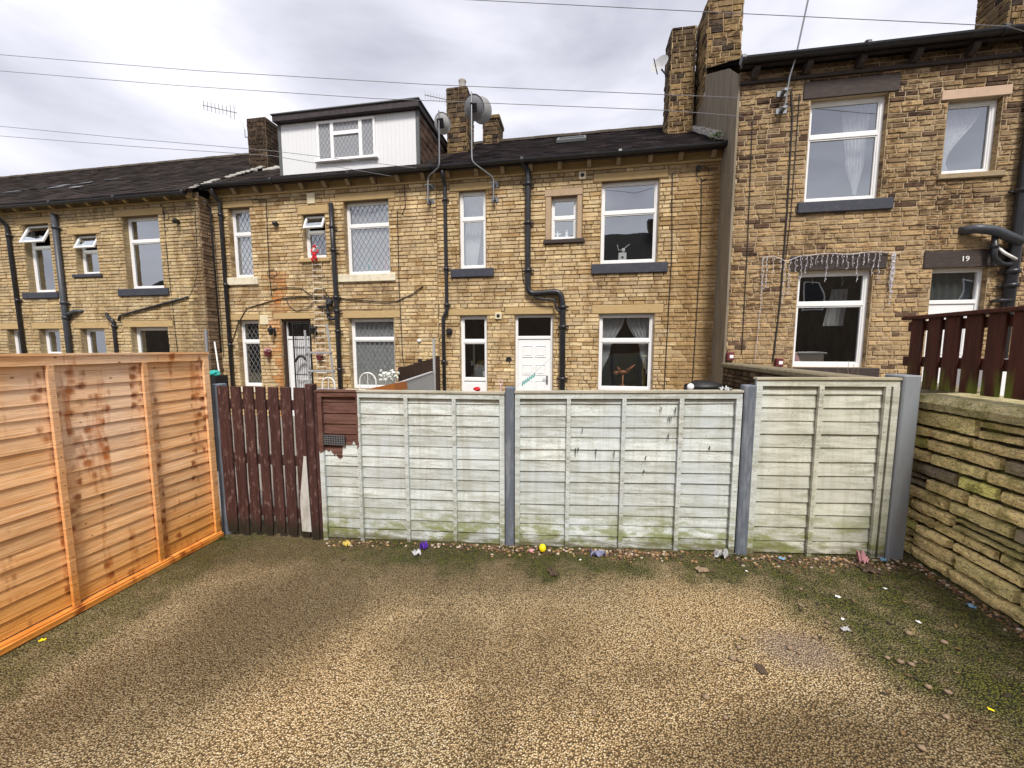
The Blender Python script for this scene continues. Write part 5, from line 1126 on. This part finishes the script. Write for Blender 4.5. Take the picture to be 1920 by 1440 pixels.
while z < 1.2:
    h = rr.choice([.075, .085, .09, .095, .10]); h = min(h, 1.215-z)
    if 1.215-(z+h) < .05: h = 1.215-z
    y = -2.5-rr.uniform(0, .3)
    while y < 3.2:
        w_ = rr.uniform(.24, .50); a, b = y, min(y+w_, 3.21)
        if b-a > .05:
            k = rr.random(); c = (.95, .76, .38) if k < .6 else ((.80, .68, .33) if k < .82 else ((.78, .74, .26) if k < .92 else (.34, .28, .20)))
            c = scl(c, rr.uniform(.8, 1.25))
            if h > .085 and rr.random() < .06: mid = z+h*rr.uniform(.4, .6); ystone(a, b, z, mid, c); ystone(a, b, mid, z+h, scl(c, .85))
            else: ystone(a, b, z, z+h, c)
        y += w_
    z += h
m.build('stonework', YWALL, t)
y = -2.5
while y < 3.2:
    l = R.uniform(.7, 1.0); b = min(y+l, 3.22); m = MB(); n = 36; vs = []
    for k in range(n+1):
        yy = y+.006+(b-y-.012)*k/n; e = .010*nz(yy*7, 3.)+.006*nz(yy*22, 8.)
        vs += [(XR-.02+e*1.5, yy, 1.222+.005*nz(yy*30, 1.)), (XR-.035+e*2.2, yy, 1.27+.01*nz(yy*18, 5.)), (XR-.01+e*1.5, yy, 1.318), (XR+.42, yy, 1.322), (XR+.42, yy, 1.222)]
    fs = [(5*k+j, 5*k+(j+1) % 5, 5*k+5+(j+1) % 5, 5*k+5+j)[::-1] for k in range(n) for j in range(5)]+[(0, 1, 2, 3, 4), tuple(range(5*n, 5*n+5))[::-1]]
    m.mesh(vs, fs, scl((.62, .55, .32), R.uniform(.8, 1.15))); m.build('coping_stone', YWALL, t); y = b
# picket fence on the wall
XP = 2.52
t = thing('picket_fence', 'red-brown picket fence standing on top of the mossy stone wall at the right edge', 'fence', (XP, 2.6, 1.33))
m = MB(); m.box(XP-.03, XP+.07, -2.4, 3.50, 1.855, 1.882, b=.004); m.build('top_rail', PICKW, t)
m = MB(); m.box(XP+.022, XP+.06, -2.4, 3.52, 1.50, 1.575, b=.004); m.box(XP+.022, XP+.06, -2.4, 3.50, 1.77, 1.84, b=.004); m.build('rail', PICKW, t)
y = 3.44; i = 0
while y > -1.2:
    m = MB(); m.box(XP, XP+.02, y-.102+R.uniform(-.004, .004), y+R.uniform(-.004, .004), 1.335+R.uniform(0, .012)+(.09 if i == 0 else 0), 1.853, b=.003); m.build('picket', PICKW, t); y -= .140; i += 1
# rear garden wall between the yards
t = thing('yard_wall', 'dark stone yard wall with sloping grey coping running back to the tall right-hand house', 'wall', (2.85, 6, 0))
m = MB(); m.box(2.78, 2.98, 3.35, YD-.03, -.4, 1.26, (.05, .035, .025)); m.build('wall_core', STONE, t)
m = MB(); stones(m, (2.775, 0, 0), (0, 1, 0), (-1, 0, 0), 3.35, YD-.03, -.3, 1.25, .075, (.1, .24), [], lambda u, z: scl(lerp((.05, .035, .025), (.14, .10, .06), R.random()), R.uniform(.6, 1.3)), .02, .012); m.build('stonework', STONE, t)
m = MB(); m.box(2.71, 3.02, 3.30, YD-.03, 1.262, 1.345, b=.02); m.build('coping', M_plain('mossy_coping', (.20, .17, .11), .9, 10, .8, .5, dirt=(.075, .07, .04)), t)

# ================================================================== THINGS IN THE YARDS BEHIND THE FENCE
# step ladder
t = thing('ladder', 'grey aluminium ladder leaning by the soil pipe of the leaded-window house', 'ladder', (-5.1, 7.0, -.14))
m = MB()
for (a, b) in (((-5.42, 7.0, 1.98), (-5.24, 6.9, -.14)), ((-4.92, 7.0, 2.1), (-4.66, 6.9, -.14))): m.tube([a, b], .022, 6)
m.build('rail', ALU, t); m = MB()
for z in (1.53, 1.16, .8, .4): f = (1.98-z)/2.1; m.box(-5.42+.18*f, -4.88+.24*f, 6.93, 7.01, z-.02, z+.02, b=.005)
m.build('tread', ALU, t)
def hoop_chair(label, x, y, ztop, w=.24):
    t = thing('garden_chair', label, 'chair', (x, y, -.14)); m = MB(); h = ztop-.14
    m.tube([(x-w/2, y, .3)]+[(x-w/2*math.cos(math.pi*k/10), y, ztop-w/2+w/2*math.sin(math.pi*k/10)) for k in range(11)]+[(x+w/2, y, .3)], .012, 6); m.tube([(x, y, .4), (x, y, ztop)], .006, 5); m.build('backrest', WMET, t)
    m = MB(); m.lathe((x, y-.2, .3), [(0, .02), (.2, .02), (.21, .01), (.2, 0), (0, 0)], 20); m.build('seat', WMET, t)
    for (a, b) in ((-.15, -.34), (.15, -.34), (-.12, 0), (.12, 0)):
        m = MB(); m.tube([(x+a, y+b, .3), (x+a*1.2, y+b, -.14)], .012, 6); m.build('leg', WMET, t)
    return t
hoop_chair('white metal garden chair with hooped back just below the foot of the ladder', -4.24, 6.0, 1.12)
hoop_chair('white metal garden chair with hooped back in front of the lower leaded window', -3.50, 6.0, 1.21, .3)
t = thing('planter', 'white bowl of pale flowers in front of the lower leaded window', 'planter', (-3.2, 6.3, -.14)); m = MB(); m.lathe((-3.28, 6.3, -.14), [(0, 0), (.12, 0), (.05, .3), (.05, .8), (.16, 1.05), (.14, 1.05)], 14); m.build('pedestal', WMET, t, True)
m = MB()
for i in range(30): m.blob((-3.28+R.gauss(0, .1), 6.3+R.gauss(0, .06), 1.05+R.uniform(0, .18)), .03, .03, .026, 5, 4, .3)
m.build('flowers', M_plain('white_petals', (.7, .72, .68), .7, 30, .6, dirt=(.1, .16, .06)), t)
t = thing('timber_fence', 'small grey lap panel fence between the back yards of the leaded and plain houses', 'fence', (-2.85, 6, -.14))
lap_panel(t, (-2.78, 5.1, 0), (0, 1, 0), (-1, 0, 0), 2.05, lambda u: -.1, lambda u: 1.03+.06*u, 9, WTIM, [(.5, .5), (1.0, 1.0), (1.5, 1.5)], seed=21)
lapx = MB()
t = thing('picket_fence', 'short dark brown slatted fence behind the small grey lap panel', 'fence', (-3.0, 7.3, -.14))
for i in range(16):
    m = MB(); y = 6.35+i*.13; m.box(-3.12, -3.10, y, y+.115, -.1, 1.28+.02*i*.5+R.uniform(-.01, .01)); m.build('board', BROWNT, t)
m = MB(); m.box(-2.80, -2.76, 7.20, 7.25, -.14, 1.80, b=.004); tag(m.build('fence_post', WTIM, loc=(-2.8, 7.2, -.14)), 'thin grey post at the house end of the small grey lap panel', 'post')
t = thing('storage_chest', 'orange-brown sloping chest lid showing just above the first pale panel', 'chest', (-2.6, 5, -.14)); m = MB(); m.mesh([(-2.98, 5.0, 1.04), (-2.52, 5.0, 1.14), (-2.50, 5.0, 1.02), (-2.98, 5.0, 1.0), (-2.98, 5.4, 1.04), (-2.52, 5.4, 1.14), (-2.50, 5.4, 1.02), (-2.98, 5.4, 1.0)], [(0, 1, 2, 3), (4, 7, 6, 5), (0, 4, 5, 1), (1, 5, 6, 2), (2, 6, 7, 3), (3, 7, 4, 0)]); m.build('top', AMBER, t)
m = MB(); m.box(-2.95, -2.55, 5.02, 5.38, -.14, 1.0); m.build('box', BROWNT, t)
# leaning poles by the left house corner
for (p0, p1, r, mt, lb) in (((-7.75, 7.0, 2.0), (-7.35, 6.6, -.15), .028, GALV, 'thicker grey pole leaning in the corner beside the far left house'), ((-7.45, 6.9, 1.75), (-6.75, 6.4, -.1), .014, WMET, 'thin white pole leaning in the corner beside the far left house')):
    m = MB(); m.tube([p0, p1], r, 8); tag(m.build('leaning_pole', mt, loc=p1), lb, 'pole')
t = thing('garden_bin', 'dark bin with a teal lid just behind the corner of the orange fence', 'bin', (-5.15, 4.7, -.15)); m = MB(); m.blob((-5.12, 4.7, 1.27), .10, .07, .05, 8, 5, .2); m.build('lid', TEAL, t); m = MB(); m.box(-5.25, -5.0, 4.6, 4.8, -.15, 1.24); m.build('body', IRON, t)
# sledge-like black thing, bag on the fence, trowel, red toy
t = thing('barbecue', 'black covered garden barbecue lying low against the dark stained wall', 'barbecue', (2.0, 7.2, -.14)); m = MB(); m.blob((2.14, 7.0, .97), .30, .2, .11, 14, 8, .12); m.box(1.86, 2.5, 6.9, 7.15, .85, .96, b=.02); m.build('cover', IRON, t, True)
m = MB(); m.blob((1.88, 6.80, .98), .06, .03, .06); m.build('knob', WHITE, t, True); m = MB()
for a in (1.95, 2.35): m.box(a, a+.04, 6.95, 7.0, -.14, .86)
m.build('leg', IRON, t)
for (wx, wy, lb) in ((1.25, YF-.09, 'tuft of dark grass at the foot of the scratched post right of the middle panel'), (2.12, YF-.1, 'tuft of dark grass at the foot of the pale grey end post'), (-3.28, YF-.10, 'tuft of weeds in the corner between orange fence and brown gate'), (-.53, YF-.09, 'small tuft of grass at the foot of the post left of the middle panel')):
    m = MB()
    for i in range(110):
        bx_ = wx+R.gauss(0, .045); by_ = wy-abs(R.gauss(0, .012)); z0_ = gz(wx)-.005; h_ = R.uniform(.012, .045); lx, ly = R.uniform(-.6, .6)*h_, R.uniform(-.6, .3)*h_
        m.mesh([(bx_-.0022, by_, z0_), (bx_+.0022, by_, z0_), (bx_+lx*.5+.0015, by_+ly*.5, z0_+h_*.6), (bx_+lx*.5-.0015, by_+ly*.5, z0_+h_*.6), (bx_+lx, by_+ly, z0_+h_)], [(0, 1, 2, 3), (3, 2, 4)], scl((.045, .06, .012), R.uniform(.5, 1.7)))
    tag(m.build('weed', GRASSM, loc=(wx, wy, gz(wx))), lb, 'plant')
def crumple(name, label, cat, x, y, z, s, mat, fl=.5, seed=1, n=3):
    rr = random.Random(seed); m = MB(); g_ = 7; vs = []
    for j in range(g_+1):
        for i in range(g_+1):
            u, v_ = i/g_-.5, j/g_-.5; h = fl*s*abs(mnoise.noise(Vector((u*3.1+seed, v_*3.3, seed*.7))))*1.6+.002
            k = 1+.35*mnoise.noise(Vector((u*4, v_*4, seed*2.1))); a = seed*1.3
            X, Y_ = u*s*k*2, v_*s*k*1.3; vs.append((x+X*math.cos(a)-Y_*math.sin(a), y+X*math.sin(a)+Y_*math.cos(a), z+h))
    q = g_+1; m.mesh(vs, [(j*q+i, j*q+i+1, (j+1)*q+i+1, (j+1)*q+i) for j in range(g_) for i in range(g_)])
    o = m.build(name, mat, loc=(x, y, z)); md = o.modifiers.new('s', 'SOLIDIFY'); md.thickness = .002; return tag(o, label, cat)
crumple('plastic_bag', 'white and pale blue crumpled bag lying on top of the middle fence panel', 'bag', 1.10, YF-.0, 1.315, .045, DISHW, 1.1, 4)
t = thing('garden_trowel', 'pale pink spade handle standing behind the top of the first pale panel', 'tool', (-.62, 3.3, -.1)); m = MB(); m.tube([(-.66+.018*math.cos(k*.6), 3.3, 1.335+.022*math.sin(k*.6)) for k in range(12)], .006, 6); m.build('handle', M_plain('pale_pink', (.6, .42, .38), .6), t); m = MB(); m.tube([(-.66, 3.3, 1.312), (-.655, 3.3, .4)], .008, 6); m.build('shaft', M_plain('pale_pink2', (.6, .42, .38), .6), t); m = MB(); m.box(-.71, -.6, 3.295, 3.305, .1, .4, b=.004); m.build('blade', ALU, t)
m = MB(); m.blob((-.90, 3.4, 1.262), .035, .02, .022, 8, 5, .2); m.tube([(-.9, 3.4, 1.25), (-.9, 3.4, -.1)], .008); tag(m.build('toy_windmill', RED, loc=(-.9, 3.4, -.1)), 'red toy top just showing above the first pale panel near the blue-grey post', 'toy')
t = thing('bunting', 'string of small blue and green pegs slanting down in front of the white panelled door', 'bunting', (-.8, 5, 1.1))
m = MB(); m.tube([(-.32, 5.0, 1.52), (-.55, 5.0, 1.31), (-.79, 5.0, 1.13)], .004, 4); m.build('line', WMET, t); m = MB()
for i in range(6): x = -.55-.03*i; z = 1.31-.022*i; m.obox((x, 4.995, z), (.016, 0, -.012), (0, .006, 0), (-.02, 0, -.06), None)
m.build('pegs', M_plain('pale_blue_green', (.16, .42, .40), .5), t)
for (x, z, lb) in ((3.10*KD, ZD(1.45), 'small maroon light box on the wall at the left end of the tall house'), (4.02*KD, ZD(1.33), 'small maroon light box on the wall beside the lower window of the tall house')):
    t = thing('wall_box', lb, 'wall light', (x, YD-.02, z)); m = MB(); m.box(x-.06, x+.06, YD-.09, YD-.005, z-.08, z+.08, b=.008); m.build('case', MAROON, t); m = MB(); m.box(x-.02, x+.045, YD-.095, YD-.0901, z-.03, z+.03); m.build('lens', WHITE, t)
t = thing('dead_plant', 'bare leafless plant stems against the lower window of the tall right-hand house', 'plant', (4.9, YD-.3, 1.0)); m = MB()
for i in range(10):
    a = Vector((4.75+R.uniform(-.05, .1), YD-.3, .45)); pts = [a]; d = Vector((R.uniform(-.1, .25), R.uniform(-.1, .05), .3))
    for k in range(5): d = d+Vector((R.uniform(-.08, .08), 0, -.015)); pts.append(pts[-1]+d*.75)
    m.tube(pts, [.005, .005, .004, .003, .002, .002], 4)
m.build('stems', M_plain('bare_stem', (.25, .19, .14), .8), t)
# white garden box seen between the pickets
t = thing('storage_box', 'white garden storage box glimpsed between the red-brown pickets', 'box', (5.2, 5.4, .45)); m = MB(); m.box(4.6, 5.9, 5.2, 5.7, .45, 1.45, b=.02); m.build('body', WHITE, t); m = MB(); m.box(4.56, 5.94, 5.16, 5.74, 1.452, 1.5, b=.015); m.build('lid', WHITE, t)

# ================================================================== LITTER AND GRAVEL
rr = random.Random(3); m = MB()
cols = [(.16, .085, .04), (.26, .15, .07), (.09, .055, .035), (.32, .20, .10), (.05, .035, .03), (.42, .35, .27), (.12, .07, .05)]
for i in range(2300):
    if rr.random() < .8:
        x = rr.uniform(-2.2, 2.3); y = YF-.05-abs(rr.gauss(0, .055+.02*(x > .3)))
        if nz(x*1.7, 3.3) < rr.uniform(-.5, .15): continue
    else: y = rr.uniform(1.2, 3.0); x = XR-.03-abs(rr.gauss(0, .035))
    if -2.2 < x < -.7 and rr.random() < .6: continue
    s = rr.uniform(.005, .013); m.blob((x, y, gz(x)+.004+.010*nz(x, y, 0, 1.1)), s*rr.uniform(.8, 1.5), s, s*.7, 5, 4, .25, rr.choice(cols), i+1)
tag(m.build('gravel', M_attr('gravel_stone', .8, 60, .4)), 'loose brown gravel along the foot of the fence and the stone wall', None, None, 'stuff')
m = MB()
for i in range(5200):
    k = rr.random()
    if k < .45: x = rr.uniform(-3.2, 2.3); y = YF-.04-abs(rr.gauss(0, .05))
    elif k < .75: x = rr.uniform(1.3, 2.35); y = rr.uniform(2.1, 3.0)
    else: x = rr.choice([-3.30+abs(rr.gauss(0, .04)), XR-.04-abs(rr.gauss(0, .06))]); y = rr.uniform(.9, 3.0)
    c = Vector((x, y, gz(x)+.010*nz(x, y, 0, 1.1))); d = Vector((rr.uniform(-1, 1), rr.uniform(-1, 1), rr.uniform(.4, 1.)))*rr.uniform(.004, .011); e = Vector((rr.uniform(-1, 1), rr.uniform(-1, 1), 0))*.003
    m.face([c-e, c+e, c+d], scl((.07, .085, .006), rr.uniform(.4, 1.8)))
tag(m.build('moss', M_attr('moss_tuft', .9, 60, .3)), 'dark green moss tufts on the damp concrete by fence and wall', None, None, 'stuff')
m = MB()
for i in range(420):
    if rr.random() < .6: x = rr.uniform(-2.2, 2.3); y = YF-.06-abs(rr.gauss(0, .06))
    else: x = rr.uniform(1.3, 2.35); y = rr.uniform(1.5, 3.0)
    s_ = rr.uniform(.006, .02); a_ = rr.uniform(0, 6.28); c = Vector((x, y, gz(x)+.010*nz(x, y, 0, 1.1)+.006)); U_ = Vector((math.cos(a_), math.sin(a_), rr.uniform(-.2, .5)))*s_; V_ = Vector((-math.sin(a_), math.cos(a_), rr.uniform(-.2, .4)))*s_*.5
    m.mesh([c-U_, c+V_, c+U_, c-V_, c+Vector((0, 0, s_*.25))], [(0, 1, 4), (1, 2, 4), (2, 3, 4), (3, 0, 4)], scl(rr.choice([(.10, .06, .03), (.06, .04, .025), (.18, .11, .05), (.04, .03, .02)]), rr.uniform(.6, 1.3)))
tag(m.build('leaf_litter', M_attr('dead_leaves', .8, 60, .4)), 'small dead brown leaves and bark bits along the fence foot and mossy corner', None, None, 'stuff')
def G(x, y): return gz(x)+.010*nz(x, y, 0, 1.1)+.004
def at(name, label, cat, x, y, s, mat, fl, seed): return crumple(name, label, cat, x, y, G(x, y), s, mat, fl, seed)
at('crisp_packet', 'yellow and white scrap at the foot of the first pale panel by the gate', 'litter', -1.98, 2.95, .035, M_plain('mustard', (.55, .42, .10), .5), 1.2, 2)
at('foil_wrapper', 'purple foil wrapper standing at the foot of the first pale panel', 'litter', -1.24, 2.92, .034, PURPLE, 2.2, 6)
at('foil_wrapper', 'silvery crumpled wrapper lying just in front of the purple foil', 'litter', -1.28, 2.84, .045, DISHW, .7, 9)
at('plastic_bag', 'grey-lilac clear plastic bag right of the yellow ball', 'litter', .19, 2.94, .055, LILAC, .7, 5)
at('plastic_bag', 'crumpled white and blue bag below the right end of the middle pale panel', 'litter', 1.09, 2.97, .042, DISHW, 1.6, 12)
at('plastic_wrapper', 'small blue wrapper under the left end of the right pale panel', 'litter', 1.51, 2.98, .018, BLUEB, 1.0, 14)
at('plastic_wrapper', 'pink upright wrapper under the right pale panel', 'litter', 2.02, 2.97, .036, PINK, 2.2, 15)
at('plastic_wrapper', 'tiny blue scrap between the pink wrapper and the pale grey post', 'litter', 2.17, 3.0, .018, BLUEB, 1.4, 16)
at('plastic_wrapper', 'white and teal paper scrap on the mossy concrete in the right half', 'litter', 1.48, 2.25, .020, DISHW, .6, 17)
at('plastic_wrapper', 'light blue wrapper at the foot of the stone boundary wall', 'litter', 2.29, 2.52, .02, BLUEB, .8, 18)
at('plastic_wrapper', 'thin yellow strip on the concrete near the right edge', 'litter', 1.76, 1.81, .009, YELLOW, .5, 19)
at('plastic_wrapper', 'yellow wrapper at the foot of the orange fence on the left', 'litter', -3.24, 1.70, .015, YELLOW, 1.0, 20)
at('dead_leaf', 'dark dead leaf on the concrete in front of the yellow ball', 'leaf', -.15, 2.67, .045, DLEAF, .5, 21)
at('dead_leaf', 'pale grey curled leaf in front of the right end of the middle panel', 'leaf', .90, 2.78, .04, SAND, .5, 22)
at('dead_leaf', 'flat dark patch of wet leaf among the pebbles', 'leaf', .92, 1.93, .030, DLEAF, .15, 23)
at('dead_leaf', 'blackened leaf under the pink wrapper', 'leaf', 2.0, 2.86, .05, DLEAF, .5, 24)
at('dead_leaf', 'brown leaf near the left of the first pale panel', 'leaf', -1.86, 2.72, .016, DLEAF, .5, 25)
for i, (x, y) in enumerate(((1.45, 2.62), (1.62, 2.55), (1.52, 2.34), (1.36, 2.45), (1.95, 2.66), (1.9, 2.35), (2.05, 2.5), (.05, 2.86), (1.2, 2.8), (1.66, 2.05))):
    crumple('paper_scrap', 'tiny white scrap of paper on the mossy concrete by the stone wall', 'litter', x, y, G(x, y), R.uniform(.007, .012), WHITE if i % 3 else SAND, .5, 30+i)['group'] = 'tiny white scraps on the concrete'
m = MB(); m.blob((-.25, 2.955, G(-.25, 2.955)+.034), .029, .029, .034, 16, 12); tag(m.build('ball', YELLOW, smooth=True, loc=(-.25, 2.955, gz(-.25))), 'small bright yellow ball at the foot of the middle pale panel', 'ball')
m = MB(); m.blob((-.34, 2.95, G(-.34, 2.95)+.01), .02, .018, .016, 8, 6, .1); tag(m.build('pebble', PINK, smooth=True, loc=(-.34, 2.95, gz(-.34))), 'pale pink lump beside the yellow ball', 'pebble')
base = None
for i, (x, y, s) in enumerate(((.81, 1.98, .014), (.84, 1.975, .013), (.92, 2.13, .012), (.87, 2.06, .012), (.74, 1.94, .011), (.61, 1.74, .013), (.66, 1.65, .009), (1.59, 2.04, .013), (1.55, 2.06, .011), (1.63, 2.03, .012), (1.29, 2.17, .011), (1.12, 2.08, .012), (1.15, 2.05, .01), (.23, 1.9, .010), (.33, 2.0, .012), (1.55, 1.75, .013), (1.6, 1.9, .012), (1.66, 1.88, .013), (1.9, 2.2, .014), (1.78, 2.25, .014), (1.42, 2.3, .011), (.1, 1.6, .009), (-.2, 1.75, .008), (1.35, 1.6, .012))):
    m = MB(); m.blob((0, 0, s*.5), s*1.25, s, s*.75, 7, 5, .2, None, i+50); o = m.build('pebble', SAND, smooth=True); o.location = (x, y, G(x, y)-.002)
    tag(o, 'small brown pebble lying loose on the concrete in the right half', 'pebble', 'loose brown pebbles on the concrete')

# ================================================================== TERRACE ACROSS THE STREET (behind the camera, seen in the glass)
t = thing('terraced_house', 'row across the street, seen only as dark reflections in the window glass', 'house', (0, -11, 0))
m = MB(); ro = None; m2 = MB()
for (x0, x1, ze, zr) in ((-40, -2.2, 5.4, 8.0), (-2.2, 9.5, 7.7, 10.4), (9.5, 40, 8.8, 11.6)):
    m.box(x0, x1, -19, -11, -1, ze, (.09, .07, .05)); yr = -15
    m2.mesh([(x0, -10.6, ze-.1), (x1, -10.6, ze-.1), (x1, yr, zr), (x0, yr, zr), (x1, -19.4, ze-.1), (x0, -19.4, ze-.1)], [(0, 1, 2, 3), (3, 2, 4, 5), (0, 3, 5), (1, 4, 2)], (.03, .028, .028))
m.build('wall', STONE, t); ro = m2.build('roof', ROOFT, t)
for (x, z) in ((-22, 8), (-12, 8), (-5.5, 8), (5.8, 10.2), (13, 11.4), (24, 11.4)): m = MB(); m.box(x-.5, x+.5, -15.4, -14.6, z-.6, z+1.4, (.08, .06, .04)); m.build('chimney', STONE, ro)
for i in range(12):
    for z in (3.9,): m = MB(); x = -24+i*4.2; m.box(x, x+1.2, -11.0, -10.97, z, z+1.6); m.build('window', PVC, t); m = MB(); m.box(x+.07, x+1.13, -10.968, -10.96, z+.07, z+1.53); m.build('pane', IRON, t)
